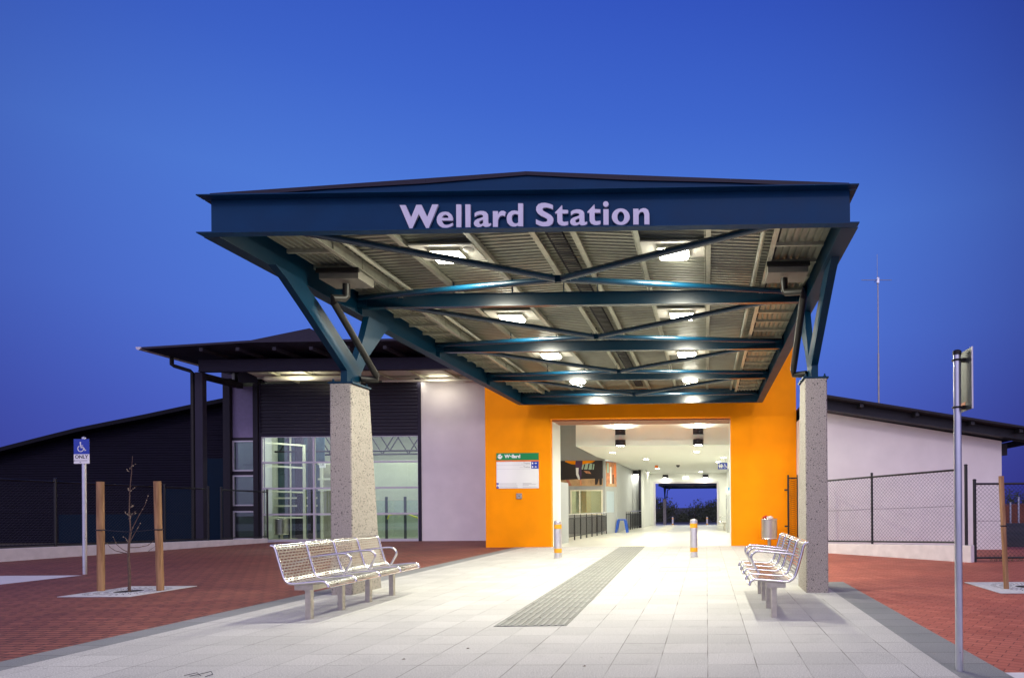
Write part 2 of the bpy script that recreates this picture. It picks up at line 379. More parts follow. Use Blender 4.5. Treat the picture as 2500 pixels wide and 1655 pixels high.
sl = bpy.data.lights.new('sun', 'SUN'); sl.energy=.55; sl.angle=math.radians(6); sl.color=(1,.86,.98)
so = bpy.data.objects.new('sun', sl); COL.objects.link(so); so.rotation_euler=(math.radians(57),0,math.radians(8))

def area(parent, loc, size, power, col=(1,.97,.79), rot=(0,0,0), spread=180, sy=None):
    l = bpy.data.lights.new('lamp', 'AREA'); l.energy=power; l.color=col; l.size=size; l.spread=math.radians(spread)
    if sy: l.shape='RECTANGLE'; l.size_y=sy
    o = bpy.data.objects.new('lamp', l); COL.objects.link(o); o.parent=parent; o.location=loc; o.rotation_euler=rot; return o

# ------------------------------------------------------------------ camera
cam = bpy.data.cameras.new('camera'); co = bpy.data.objects.new('camera', cam); COL.objects.link(co)
H = 1.31
co.location=(0,0,H)
co.rotation_euler = (Matrix.Rotation(math.radians(1.0),3,'Z') @ Matrix.Rotation(PI/2,3,'X') @ Matrix.Rotation(-.0075,3,'Z')).to_euler()
cam.sensor_width=36; cam.lens=36*1540/2500; cam.shift_x=-(1698-1250)/2500; cam.shift_y=(1233-827.5)/2500
cam.clip_end=3000; cam.clip_start=.05
scene.camera = co
scene.view_settings.view_transform='Standard'; scene.view_settings.look='None'; scene.view_settings.exposure=0; scene.view_settings.gamma=1

# ------------------------------------------------------------------ ground
g = MB()
ys = [(-60,-.03),(42.2,-.03),(43,-.05),(60,-.90),(84,-.90),(150,-6),(1800,-6)]
for (y0,z0),(y1,z1) in zip(ys, ys[1:]):
    g.face([(-900,y0,z0),(900,y0,z0),(900,y1,z1),(-900,y1,z1)])
struct(g.build('ground', M['ground']))
def sheet(name, pts, z, m):
    b = MB(); b.face([(x,y,z) for x,y in pts]); return struct(b.build(name, m))
BLI, BLO = -5.75, -6.10
BRI, BRO = 1.90, 2.30
sheet('tile_paving', [(BLI,-4),(BRI,-4),(BRI,20.3),(BLI-.1,20.3)], .0, M['tile'])
sheet('grey_paving_band', [(BLO,-4),(BLI,-4),(BLI-.1,20.3),(BLO-.1,20.3)], .0, M['band'])
sheet('grey_paving_edge', [(BRI,-4),(BRO,-4),(BRO,10.7),(BRI,10.7)], .0, M['band'])
sheet('brick_paving', [(-12.55,-4),(BLO,-4),(BLO-.1,24.6),(-16.8,24.6),(-18.6,12.45),(-12.55,12.45)], -.004, M['brick'])
sheet('brick_forecourt', [(BRO,4.93),(14,4.93),(14,18.1),(BRI,20.3),(BRI,10.7),(BRO,10.7)], -.004, M['brick45'])
sheet('concrete_apron', [(BRO,-4),(14,-4),(14,4.93),(BRO,4.93)], -.002, M['concrete'])
sheet('concrete_road', [(-40,-4),(-12.55,-4),(-12.55,12.45),(-40,12.45)], -.002, M['concrete'])
sheet('hall_floor', [(-7.0,20.3),(1.9,20.3),(1.9,42.2),(-9,42.2),(-9,24.66),(-7.0,24.66)], .0, M['terrazzo'])
b = MB(); b.face([(-9,42.2,0),(3,42.2,0),(3,60,-.87),(-9,60,-.87)]); b.face([(-9,60,-.87),(3,60,-.87),(3,76,-.87),(-9,76,-.87)])
struct(b.build('far_paving', M['tile']))

# tactile strip: raised bars on paving slabs
tac = thing('tactile_strip', 'long grey ribbed tactile paving strip running up the pale tiles to the doorway', 'tactile paving', (-1.94,6.87,0), math.radians(1.9))
sl_ = MB(); bars = MB()
rows = int((20.25-6.91)/.4)
for r in range(rows+1):
    y0 = r*.4; y1 = min(y0+.396, 13.32)
    for k in (-1,1):
        x0 = -.398 if k<0 else .002
        sl_.box(x0, x0+.396, y0, y1, .002, .006)
        for i in range(5):
            xc = x0+.045+i*.0765; bars.box(xc-.014, xc+.014, y0+.012, y1-.012, .006, .0115)
M['tac'] = mat('tactile_slab', (.18,.185,.165), .7, noise=.2, nscale=3, bump=.2)
M['tacbar'] = mat('tactile_bar', (.25,.255,.23), .65, noise=.15, nscale=3)
sl_.build('slab', M['tac'], tac); bars.build('raised_bars', M['tacbar'], tac)
hs = MB(); hs.box(-.35,.35,0,22,.002,.005)
tag(hs.build('floor_guide_strip', mat('pale_guide', (.58,.54,.42), .5)), 'pale guide strip set in the hall floor beyond the doorway', 'guide strip').location=(-2.3,20.35,0)
# service cover in the tiles
sc_ = MB()
for a in ((-.62,.0,.62,.012),(-.62,.78,.62,.792),(-.62,0,-.608,.792),(.608,0,.62,.792)): sc_.box(a[0],a[2],a[1],a[3],.001,.004)
tag(sc_.build('access_cover', mat('cover_trim',(.40,.33,.24),.5)), 'flush tiled service cover outlined in brass before the right bollard', 'access cover').location=(-.35,12.6,0)

# ------------------------------------------------------------------ station canopy (local origin at centre of the front beam, on the ground)
XC = -2.0
CY = 7.10
SUMP = mat('sump_grey', (.20,.19,.155), .55, noise=.1)
def canopy():
    root = thing('station_canopy', 'large teal steel entrance canopy with Wellard Station lettering over the forecourt', 'canopy', (XC,CY,0))
    W = 3.625; HB, HT = 4.42, 4.83; LEN = 12.0
    # front beam: channel with outward flanges
    def channel(y, sgn, hb=HB, ht=HT, half=W):
        m = MB(); m.box(-half,half,y,y+.015*(-sgn),hb,ht)
        m.box(-half-.085,half+.085,y-.0*sgn,y+.115*sgn,hb-.012,hb); m.box(-half-.085,half+.085,y,y+.115*sgn,ht,ht+.012); return m
    channel(0,-1).build('front_beam', M['navy'], root)
    channel(LEN,1).build('rear_beam', M['tealgloss'], root)
    for s in (-1,1):
        m = MB(); x = s*W
        m.box(x-.012,x+.012,.018,LEN-.018,HB,HT)
        m.box(x-.10,x+.085,.0165,LEN-.0165,HB-.010,HB-.0005) if s<0 else m.box(x-.085,x+.10,.0165,LEN-.0165,HB-.010,HB-.0005)
        m.box(x-.085,x+.085,.0165,LEN-.0165,HT+.0005,HT+.010)
        for y in (3,5.97,9.0):
            m.box(x-.012*s-s*.075,x-.012*s,y-.006,y+.006,HB,HT)
        m.build('side_beam', M['teal'], root)
    # gable board and roof capping
    g_ = MB(); g_.prism([(-W,HT+.013),(W,HT+.013),(W,HT+.045),(0,HT+.235),(-W,HT+.045)], .0, .02, 'y'); g_.build('gable_board', M['navy'], root)
    c_ = MB()
    seg = [(-W,.045),(-2.3,.113),(-1.15,.174),(0,.235),(1.15,.174),(2.3,.113),(W,.045)]
    for i,(p,q) in enumerate(zip(seg, seg[1:])):
        t0 = .018 if i in (1,3,5) else .034
        t1 = .034 if i in (1,3,5) else .018
        c_.hexa([(p[0],-.02,HT+p[1]-t0),(q[0]-.002,-.02,HT+q[1]-t1),(q[0]-.002,.0,HT+q[1]-t1),(p[0],.0,HT+p[1]-t0)],
                [(p[0],-.02,HT+p[1]+.022),(q[0]-.002,-.02,HT+q[1]+.022),(q[0]-.002,.04,HT+q[1]+.022),(p[0],.04,HT+p[1]+.022)])
    c_.build('roof_capping', M['darkfascia'], root)
    # corrugated roof: ribs run across the canopy
    def roof_h(x): return HT+.215-.052*abs(x)-.01
    m = MB(); n = int(LEN/.1)
    prof = []
    y = .03
    while y < LEN+.9:
        for dy,dz in ((0,0),(.024,.0),(.038,.038),(.070,.038),(.084,0)): prof.append((y+dy,dz))
        y += .108
    for s in (-1,1):
        xs = [0,s*1.5,s*2.96]
        base = len(m.v)
        for (yy,dz) in prof:
            for x in xs: m.v.append((x,yy,roof_h(x)+dz))
        for i in range(len(prof)-1):
            for j in range(2):
                a = base+i*3+j; m.f.append((a,a+1,a+4,a+3))
    m.build('roof_sheeting', M['sheet'], root)
    t = MB(); t.prism([(-W,HT+.02),(0,HT+.25),(W,HT+.02),(W,HT+.035),(0,HT+.262),(-W,HT+.035)], .045, LEN+1.2, 'y'); t.build('roof_top_sheet', M['darkfascia'], root)
    # side strips with ribs in depth, between edge channel and side beam
    for s in (-1,1):
        m = MB(); xs = []; x = 2.97
        while x < 3.55:
            xs += [(x,0),(x+.035,0),(x+.045,.034),(x+.08,.034)]; x += .09
        base = len(m.v)
        for (x,dz) in xs:
            for yy in (.1,LEN): m.v.append((s*x,yy,HT-.075+dz))
        for i in range(len(xs)-1):
            a = base+2*i; m.f.append((a,a+1,a+3,a+2))
        m.build('side_sheeting', M['sheet'], root)
        bt = MB(); yy = .62
        while yy < LEN-.1:
            bt.box(s*2.93,s*3.56,yy,yy+.035,HT-.125,HT-.078)
            yy += .575
        build_each(bt,'eave_batten', M['galv'], root)
        ec = MB(); ec.box(s*2.90,s*2.925,.1,LEN,HT-.15,HT+.03); ec.box(s*2.86,s*2.895,.1,LEN,HT-.15,HT-.142); yy=.4
        while yy < LEN: ec.box(s*2.885,s*2.8995,yy,yy+.02,HT-.14,HT+.03); yy += .72
        ec.build('edge_channel', M['galv'], root)
        pt = MB(); pt.tube([(s*2.76,.1,HT-.01),(s*2.76,LEN,HT-.01)], .035, 10); pt.build('edge_tube', M['galv'], root, smooth=True)
    # purlins in depth
    for x in (-2.05,-1.1,-.27,.27,1.1,2.05):
        m = MB(); h = roof_h(x)-.004; sg = 1 if x>0 else -1
        m.box(x-.003,x+.003,.1,LEN+.6,h-.10,h-.003); m.box(x-.035,x+.035,.1,LEN+.6,h-.106,h-.1005); m.box(x-.055,x-.048,.1,LEN+.6,h-.09,h-.003); 
        yy=.9
        while yy < LEN: m.box(x-.02,x-.0035,yy,yy+.03,h-.09,h-.02); yy += 1.05
        m.build('purlin', M['galv'], root)
    tr = MB(); h = roof_h(0)-.06
    tr.box(-.11,-.105,.12,LEN,h-.05,h); tr.box(.105,.11,.12,LEN,h-.05,h); yy=.15
    while yy < LEN: tr.box(-.104,.104,yy,yy+.035,h-.05,h-.045); yy += .08
    tr.build('cable_tray', M['darkmetal'], root)
    # transverse end board above front beam, behind it
    m = MB(); m.prism([(-2.9,HT-.05),(2.9,HT-.05),(2.9,HT+.03),(0,HT+.16),(-2.9,HT+.03)], .13,.16,'y'); m.build('end_trimmer', M['galv'], root)
    # cross beams
    for y in (2.98,5.95,8.98):
        m = MB(); m.box(-W+.014,W-.014,y-.005,y+.005,4.53,4.72); m.box(-W+.09,W-.09,y-.05,y+.05,4.52,4.53); m.box(-W+.014,W-.014,y-.05,y+.05,4.72,4.73)
        o = m.build('cross_beam', M['tealgloss'], root)
        bl = MB()
        for s in (-1,1):
            for dz in (4.57,4.62,4.67):
                bl.tube([(s*(W-.13),y-.02,dz),(s*(W-.13),y-.005,dz)], .012, 8)
            bl.box(s*(W-.17)-.0,s*(W-.013),y-.012,y-.0052,4.54,4.71)
        build_each(bl,'bolt', M['teal'], o)
        cl = MB()
        for x in (-2.05,-1.1,-.27,.27,1.1,2.05): cl.box(x+.004,x+.012,y-.03,y+.03,4.73,roof_h(x)-.01)
        build_each(cl,'purlin_cleat', M['teal'], o)
    # braces: tubes bowing down to the middle of each bay
    bays = [0.03,2.98,5.95,8.98,12.0]
    for i in range(4):
        y0,y1 = bays[i],bays[i+1]; ym = (y0+y1)/2
        for s in (-1,1):
            for (ya,nm) in ((y0,'f'),(y1,'r')):
                P = []
                for k in range(9):
                    t_ = k/8; x = s*(W-.08)*(1-t_); y_ = ya+(ym-ya)*t_ + (.06 if ya==y0 else -.06)*(1-t_)
                    z = 4.67 - .25*t_
                    P.append((x,y_,z))
                P[-1] = (s*.05, ym+(-.02 if ya==y0 else .02), P[-1][2])
                m = MB(); m.tube(P,.045,12); m.build('brace', M['tealgloss'], root, smooth=True)
        pl = MB(); pl.box(-.16,.16,ym-.012,ym+.012,4.38,4.47); 
        for s in (-1,1): pl.tube([(s*.09,ym-.03,4.47),(s*.09,ym+.03,4.47)],.015,8)
        pl.build('brace_node', M['teal'], root)
    # tree-like Y arms on tapered concrete columns
    CO = .07    # column pair centre offset from the canopy centre
    for s in (-1,1):
        xc = CO + s*3.57
        ydef = CY
        prof = [(9.50,3.21),(9.50,3.40),(8.54,4.04),(8.12,4.31),(7.92,4.407),(8.45,4.407),(8.80,4.21),(9.76,3.60),(9.98,4.02),(10.14,4.407),(10.80,4.407),(10.60,4.24),(10.14,3.77),(9.90,3.44),(9.87,3.21)]
        arm = MB()
        # triangulate by splitting into convex pieces
        pieces = [[0,1,2,7,14],[2,3,6,7],[3,4,5,6],[7,8,13,14],[8,9,10,11,12,13]]
        pr = [(a-ydef,b) for a,b in prof]
        arm.prism([pr[i] for i in [0,1,7,13,14]], xc-.05, xc+.05,'x')
        arm.prism([pr[i] for i in [1,2,6,7]], xc-.05, xc+.05,'x')
        arm.prism([pr[i] for i in [2,3,4,5,6]], xc-.05, xc+.05,'x')
        arm.prism([pr[i] for i in [7,8,12,13]], xc-.05, xc+.05,'x')
        arm.prism([pr[i] for i in [8,9,10,11,12]], xc-.05, xc+.05,'x')
        am = arm.build('y_arm', M['teal'], root)
        bp = MB(); bp.box(xc-.19,xc+.19,9.40-ydef,9.93-ydef,3.185,3.21); bp.build('base_plate', M['teal'], am)
        bt = MB()
        for bx in (-.14,.14):
            for by in (9.46,9.88):
                bt.lathe((xc+bx,by-ydef,3.21),[(.022,0),(.022,.02),(.012,.02),(.012,.05)],8)
        build_each(bt,'bolt', M['teal'], am)
        cm = MB(); y0 = 9.40-ydef
        cm.hexa([(xc-.165,y0,-.02),(xc+.165,y0,-.02),(xc+.165,y0+.86,-.02),(xc-.165,y0+.86,-.02)],
                [(xc-.165,y0,3.185),(xc+.165,y0,3.185),(xc+.165,y0+.52,3.185),(xc-.165,y0+.52,3.185)])
        cm.build('concrete_column', M['agg'], root, bevel=.018)
        # rainwater sump and downpipe
        sb = MB(); sb.box(s*2.88,s*3.44,1.70,2.12,4.54,4.66); sb.build('rainwater_sump', SUMP, root)
        st = MB(); st.box(s*2.86,s*3.46,1.66,1.697,4.62,4.68); st.build('sump_trim', M['pipe'], root)
        xs_ = s*3.12
        dp = MB(); dp.tube([(xs_,1.82,4.50),(xs_,1.82,4.33),(xs_+s*.02,1.80,4.29),(s*3.28+CO,1.64,4.25),(s*3.30+CO,1.70,4.20),(s*3.31+CO,2.84,3.42),(s*3.33+CO,2.90,3.36),(s*3.42+CO,2.80,3.34),(s*3.5+CO,2.74,3.34)], .05, 12)
        dp.build('downpipe', M['pipe'], root, smooth=True)
    return root
can = canopy()
M['agg'].name = 'exposed_aggregate'

# lettering
k = 1/(7.403*1540/7.1)
def gl(pts, part, dx=0, dy=0):
    out = []
    for x,y in pts:
        x += dx; y += dy
        X = x + (0 if part==1 else 320*7.403); base = 549 - .0152*(X-270)
        out.append((X*k, (base-y)*k))
    return out
def ell(cx,cy,rx,ry,n=28): return [(cx+rx*math.cos(2*PI*i/n), cy+ry*math.sin(2*PI*i/n)) for i in range(n)]
aO = [(1438,345),(1436,278),(1475,252),(1540,236),(1600,238),(1650,258),(1675,290),(1680,330),(1680,445),(1688,465),(1705,464),(1730,455),(1728,500),(1690,522),(1640,528),(1605,518),(1590,502),(1550,525),(1500,532),(1450,515),(1425,485),(1422,450),(1440,412),(1480,384),(1540,365),(1590,345),(1588,320),(1565,303),(1520,302),(1475,318)]
aI = [(1590,395),(1590,455),(1565,472),(1535,475),(1515,455),(1518,430),(1545,410)]
tO = [(655,130),(658,215),(762,220),(762,282),(658,282),(658,395),(668,425),(695,435),(762,425),(762,490),(700,505),(640,500),(590,475),(568,430),(565,282),(528,282),(528,262),(595,195)]
G = [
 (1,[[(70,130),(178,130),(278,355),(375,125),(468,125),(572,345),(665,118),(775,118),(600,545),(550,545),(420,290),(300,550),(248,550)]],0,0),
 (1,[[(1042,410),(838,410),(850,445),(880,480),(920,490),(970,482),(1038,450),(1035,505),(985,530),(920,545),(850,537),(790,505),(755,455),(745,400),(755,340),(790,285),(840,258),(905,248),(965,260),(1010,295),(1035,345)],[(843,362),(962,362),(950,325),(925,308),(900,303),(870,312),(850,335)]],0,0),
 (1,[[(1102,118),(1193,118),(1193,532),(1102,532)]],0,0),
 (1,[[(1268,118),(1360,118),(1360,532),(1268,532)]],0,0),
 (1,[aO,aI],0,0),
 (1,[[(1768,240),(1858,240),(1858,305),(1885,260),(1920,235),(1965,235),(2003,255),(1985,335),(1950,318),(1910,325),(1875,360),(1858,410),(1858,525),(1768,525)]],0,0),
 (1,[[(2228,100),(2317,100),(2317,515),(2228,515),(2222,500),(2180,520),(2130,522),(2075,500),(2030,450),(2018,385),(2025,320),(2060,265),(2110,235),(2165,228),(2228,240)],[(2228,305),(2228,445),(2190,465),(2150,455),(2118,420),(2108,370),(2118,320),(2150,293),(2190,290)]],0,0),
 (2,[[(180,385),(240,415),(310,437),(365,432),(390,410),(385,385),(340,355),(265,320),(210,275),(185,225),(188,165),(225,115),(285,93),(350,90),(420,105),(488,130),(488,208),(430,185),(365,170),(315,180),(297,205),(315,235),(380,270),(450,310),(490,355),(497,410),(480,465),(430,505),(360,520),(290,515),(230,495),(180,470)]],0,0),
 (2,[tO],0,0),
 (2,[aO,aI],-623,-28),
 (2,[tO],585,-12),
 (2,[[(1402,205),(1495,205),(1495,488),(1402,488)],ell(1447,113,50,50)],0,0),
 (2,[ell(1716,342,162,150),ell(1716,342,63,95)],0,0),
 (2,[[(1940,198),(2035,198),(2035,240),(2070,205),(2115,188),(2165,190),(2210,220),(2230,280),(2232,480),(2140,480),(2140,300),(2125,260),(2095,250),(2060,265),(2037,305),(2037,482),(1940,482)]],0,0),
]
X0 = (970-1725)/1540*7.1
for part, sps, dx, dy in G:
    flatcurve('letter', [gl(sp,part,dx,dy) for sp in sps], .012, M['letter'], can, (X0-XC, -.030, 4.455))

# far canopy, the same frame turned round beyond the hall
far = copy_tree(can)
for ch in [o for o in bpy.data.objects if o.parent == far and o.name.startswith('letter')]: bpy.data.objects.remove(ch)
far.location=(-1.15,75,-1.12); far.rotation_euler=(0,0,PI)
far['label']='distant teal canopy seen through the hall doorway against the trees'; far['group']='station canopies'; can['group']='station canopies'

# canopy lights
def canopy_light(x,y,z,label,power,group='lamps under the entrance canopy'):
    t = thing('canopy_light', label, 'light', (x,y,z), 0, group)
    m = MB(); m.box(-.44,.44,-.27,.27,0,.02); m.build('mounting_board', M['reveal'], t)
    m = MB(); m.box(-.22,.22,-.17,.17,-.045,-.001); m.box(-.24,.24,-.19,.19,-.004,-.0005); m.build('housing', M['galv'], t)
    m = MB(); m.hexa([(-.18,-.13,-.095),(.18,-.13,-.095),(.18,.13,-.095),(-.18,.13,-.095)],[(-.205,-.155,-.0455),(.205,-.155,-.0455),(.205,.155,-.0455),(-.205,.155,-.0455)]); m.build('lamp_face', M['white_lamp'], t)
    area(t,(0,0,-.10),.3,power,sy=.22)
    return t
rown = ['nearest the front beam','behind the first cross beam','behind the second cross beam','nearest the orange wall']
for i,y in enumerate((8.72,11.62,14.55,17.5)):
    for s,nm in ((-1,'left'),(1,'right')):
        canopy_light(XC+s*1.57,y,4.845,f'{nm} bright square lamp under the canopy, {rown[i]}',145)
for s,nm in ((-1,'left'),(1,'right')):
    canopy_light(-1.15+s*1.57,64.5,3.70,f'{nm} lamp under the distant canopy beyond the hall',90,'lamps under the distant canopy')
sp = MB(); sp.lathe((0,0,-.03),[(.05,0),(.075,.012),(.08,.03)],20)
tag(sp.build('ceiling_speaker', M['reveal'], smooth=True), 'small round speaker beside the front left canopy lamp', 'speaker').location=(XC-1.57+.33,8.60,4.845)

# ------------------------------------------------------------------ station entrance building
sb = thing('station_building', 'orange rendered station entrance with bright open hall behind', 'building', (-2.1,20.3,0))
def B(*boxes):   # world boxes -> local to station building
    m = MB()
    for (x0,x1,y0,y1,z0,z1) in boxes: m.box(x0+2.1,x1+2.1,y0-20.3,y1-20.3,z0,z1)
    return m
YW, YB = 20.3, 21.5
DL, DR, DT = -5.02, .79, 4.13
B((-7.15,DL,YW,YW+.22,-.02,6.9),(DR,2.90,YW,YW+.22,-.02,6.9),(DL,DR,YW,YW+.22,DT,6.9)).build('orange_wall', M['orange'], sb)
B((-7.15,-6.95,YW+.22,YB+3,-.02,6.9),(2.70,2.90,YW+.22,YB+3,-.02,6.9)).build('return_wall', M['orange'], sb)
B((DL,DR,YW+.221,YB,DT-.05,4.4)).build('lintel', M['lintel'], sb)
B((-2.45,-2.05,20.9,20.96,DT-.03,DT+.001)).build('door_sensor', M['ink'], sb)
B((-5.22,DL,YW+.221,21.65,0,4.5)).build('door_reveal', M['white'], sb)
B((DR,DR+.2,YW+.221,21.5,0,4.5)).build('door_reveal', M['white'], sb)
CH = 3.45
B((-4.66,1.55,22.5,22.7,CH,4.9)).build('bulkhead', mat('bulkhead_white',(.66,.76,.68),.65,noise=.03,nscale=2), sb)
c = MB()
pts = [(-4.66,22.702),(1.34,22.702),(1.34,41.99),(-3.9,42),(-3.9,38),(-5.2,37.9),(-4.4,31),(-4.78,27.5)]
c.prism([(x+2.1,y-20.3) for x,y in pts], CH+.001, CH+.15, 'z'); c.build('ceiling', M['ceil'], sb)
B((1.35,1.55,21.5,42,0,3.449),(1.552,1.7,21.5,30,3.452,4.9)).build('side_wall', M['white'], sb)
B((-9,-3.47,42,42.2,-.02,3.6),(.75,1.6,42,42.2,-.02,3.6),(-3.47,.75,42,42.2,2.87,3.6)).build('end_wall', M['white'], sb)
B((-3.52,-3.40,41.9,42.25,0,2.90),(.70,.80,41.9,42.25,0,2.90),(-3.40,.70,41.9,42.25,2.78,2.90)).build('door_frame', M['frame'], sb)
B((-9,-3.9,37.8,38,0,5.6)).build('partition_wall', M['cladding'], sb)
B((-3.9,-3.75,37.79,42,0,3.449)).build('hall_pier', M['white'], sb)
B((-4.05,-3.92,37.6,37.79,0,3.449)).build('steel_post', M['darkmetal'], sb)
B((-9,-8.9,24.7,42,-.02,5.8),(-6.94,-5.22,21.66,21.8,-.02,5.8)).build('stairwell_wall', M['white'], sb)
B((-7.1,1.75,21.6,24.6,5.8,5.9),(-9,1.75,24.6,42.2,5.8,5.9)).build('stairwell_ceiling', M['white'], sb)
# stairwell door at the left jamb
B((-5.20,-5.03,21.70,22.9,0,2.15)).build('store_door', M['cladding'], sb)
# kiosk
kz = 29.8
def K(): return MB()
kb = MB()
def wl(x,y): return (x+2.1,y-20.3)
# front face pieces around the window  (px: 245..630 x, 880..1150 y)
wx0,wx1,wz0,wz1 = -6.42,-4.95,.95,2.02
for (x0,x1,z0,z1) in ((-8.9,wx0,0,5.8),(wx1,-4.80,0,5.8),(wx0,wx1,0,wz0),(wx0,wx1,wz1,5.8)):
    kb.box(x0+2.1,x1+2.1,kz-20.3,kz+.12-20.3,z0,z1)
# angled corner
def ang(x0,y0,x1,y1,z0,z1,t=.12):
    a=Vector((x0+2.1,y0-20.3)); b_=Vector((x1+2.1,y1-20.3)); n=Vector((-(b_-a).y,(b_-a).x)).normalized()*t
    kb.hexa([(a.x,a.y,z0),(b_.x,b_.y,z0),(b_.x+n.x,b_.y+n.y,z0),(a.x+n.x,a.y+n.y,z0)],[(a.x,a.y,z1),(b_.x,b_.y,z1),(b_.x+n.x,b_.y+n.y,z1),(a.x+n.x,a.y+n.y,z1)])
ax0,ay0,ax1,ay1 = -4.80,kz,-4.42,31.0
def al(t): return (ax0+(ax1-ax0)*t, ay0+(ay1-ay0)*t)
ang(ax0,ay0,*al(.12),0,CH); ang(*al(.78),ax1,ay1,0,CH); ang(*al(.12),*al(.78),0,1.0); ang(*al(.12),*al(.78),2.02,CH)
kb.box(-4.54+2.1,-4.42+2.1,31.001-20.3,37.8-20.3,0,CH)
ko = kb.build('kiosk_wall', M['cladding'], sb)
m = MB(); m.box(-8.6+2.1,-4.9+2.1,33-20.3,33.1-20.3,0,3.2); m.box(wx0+2.1,wx0+.5+2.1,30.9-20.3,31-20.3,1.0,2.2); m.build('kiosk_back_wall', mat('kiosk_warm',(.62,.60,.42),.7,noise=.05), sb)
m = MB(); m.box(-8.6+2.1,-4.9+2.1,29.93-20.3,33-20.3,3.0,3.1); m.build('kiosk_ceiling', M['ceil'], sb)
m = MB(); m.box(wx0+2.1-.03,wx1+2.1+.03,kz-20.33,kz-20.30,wz1,wz1+.06); m.box(wx0+2.1-.03,wx1+2.1+.03,kz-20.38,kz-20.30,wz0-.05,wz0)
for x in (wx0,wx0+.42,wx1): m.box(x+2.1-.03,x+2.1+.03,kz-20.325,kz-20.3,wz0,wz1)
m.build('kiosk_window_frame', mat('cream_frame',(.7,.66,.5),.5), sb)
m = MB(); m.box(wx0+2.13,wx1+2.07,kz-20.26,kz-20.25,wz0,wz1); m.build('kiosk_pane', M['glass'], sb)
a=al(.12); b_=al(.78); m = MB(); m.hexa([(a[0]+2.1,a[1]-20.3+.05,1.0),(b_[0]+2.1,b_[1]-20.3+.05,1.0),(b_[0]+2.1-.02,b_[1]-20.3+.06,1.0),(a[0]+2.1-.02,a[1]-20.3+.06,1.0)],[(a[0]+2.1,a[1]-20.3+.05,2.02),(b_[0]+2.1,b_[1]-20.3+.05,2.02),(b_[0]+2.1-.02,b_[1]-20.3+.06,2.02),(a[0]+2.1-.02,a[1]-20.3+.06,2.02)])
m.build('kiosk_side_pane', mat('obscured_pane',(.35,.42,.46),.3), sb)
# panel joints on the kiosk cladding
m = MB()
for z in (2.14,3.6,4.35,5.0): m.box(-8.9+2.1,-4.81+2.1,kz-20.304,kz-20.2995,z,z+.014)
for x in (-7.6,-6.42): m.box(x+2.1,x+2.114,kz-20.3045,kz-20.2998,2.32,5.8)
m.build('panel_joints', M['greyink'], sb)

# posters on the kiosk
def panelart(name,label,x0,x1,z0,z1,y,shapes,rot=0,origin=None):
    t = thing(name,label,'poster',(x0,y,z0),rot)
    m = MB(); m.box(0,x1-x0,-.02,0,0,z1-z0); m.build('backing', M['pblack'], t)
    for i,(mm,poly) in enumerate(shapes):
        W_,H_ = x1-x0, z1-z0; d = -.0215-.0012*i
        q = MB(); q.prism([(p[0]*W_,p[1]*H_) for p in poly], d-.0008, d,'y'); q.build('printed_shape', M[mm], t)
    return t
art = [('tan',[(0,0),(1,0),(1,.30),(0,.24)]),('orange',[(.22,1),(.40,.86),(.62,.84),(.80,.92),(.86,1)]),('psky',[(.58,.66),(.86,.64),(.84,.86),(.72,.90),(.60,.84)]),
 ('pblack',[(.615,.62),(.635,.62),(.665,.86),(.64,.86)]),('pblack',[(.70,.62),(.72,.62),(.75,.89),(.725,.89)]),('pblack',[(.785,.62),(.80,.62),(.82,.87),(.80,.87)]),
 ('pbrick',[(.63,.60),(.74,.58),(.78,.48),(.68,.50)]),
 ('pgreen',[(.02,.56),(.12,.60),(.17,.40),(.14,.20),(.02,.22)]),('signwhite',[(.08,.5),(.12,.5),(.13,.26),(.09,.26)]),
 ('skin',[(.0,1),(.06,1),(.085,.78),(.12,.60),(.09,.55),(.04,.66),(.0,.8)]),('pblack',[(.07,1),(.27,1),(.29,.62),(.33,.40),(.37,.27),(.24,.25),(.18,.34),(.10,.40)]),
 ('skin',[(.01,.22),(.07,.20),(.06,.05),(.02,.0),(.0,.0),(.0,.18)]),('skin',[(.28,.26),(.34,.25),(.40,.02),(.34,.03)]),
 ('purple',[(.48,1),(.61,1),(.605,.80),(.595,.72),(.48,.72),(.47,.84)]),('signwhite',[(.48,.72),(.535,.72),(.53,.50),(.565,.26),(.53,.25),(.485,.45)]),('purple',[(.535,.72),(.595,.72),(.59,.42),(.575,.24),(.56,.26),(.55,.40)]),
 ('pbrick',[(.555,.25),(.585,.24),(.59,.12),(.615,.05),(.55,.01),(.56,.10)]),
 ('pblack',[(.84,.82),(.90,.88),(.94,.98),(.99,.96),(.99,.50),(.985,.05),(.94,.04),(.93,.30),(.895,.06),(.85,.05),(.85,.45),(.825,.60)])]
panelart('poster','large photo poster of walking legs in a station above the kiosk window',-7.35,-4.90,2.26,3.46,kz-.005,art)
ang_ = math.atan2(ay1-ay0,ax1-ax0); a=al(.08); b_=al(.95); ln=math.hypot(b_[0]-a[0],b_[1]-a[1])
nx,ny = math.sin(ang_)*.012,-math.cos(ang_)*.012
t = thing('poster','narrow rust brown street poster on the angled kiosk corner','poster',(a[0]+nx,a[1]+ny,2.24),ang_)
m = MB(); m.box(0,ln,-.012,0,0,1.18); m.build('backing',M['pbrick'],t)
for i,(mm,x0,x1,z0,z1) in enumerate((('psky',.05,.25,.55,.95),('signwhite',.35,.5,.1,.8),('pblack',.6,.72,.1,.5),('signor',.75,.95,.4,.9),('tan',.1,.9,.0,.12))):
    q = MB(); q.box(x0*ln,x1*ln,-.014-.001*i,-.0125,z0*1.18,z1*1.18); q.build('printed_shape',M[mm],t)
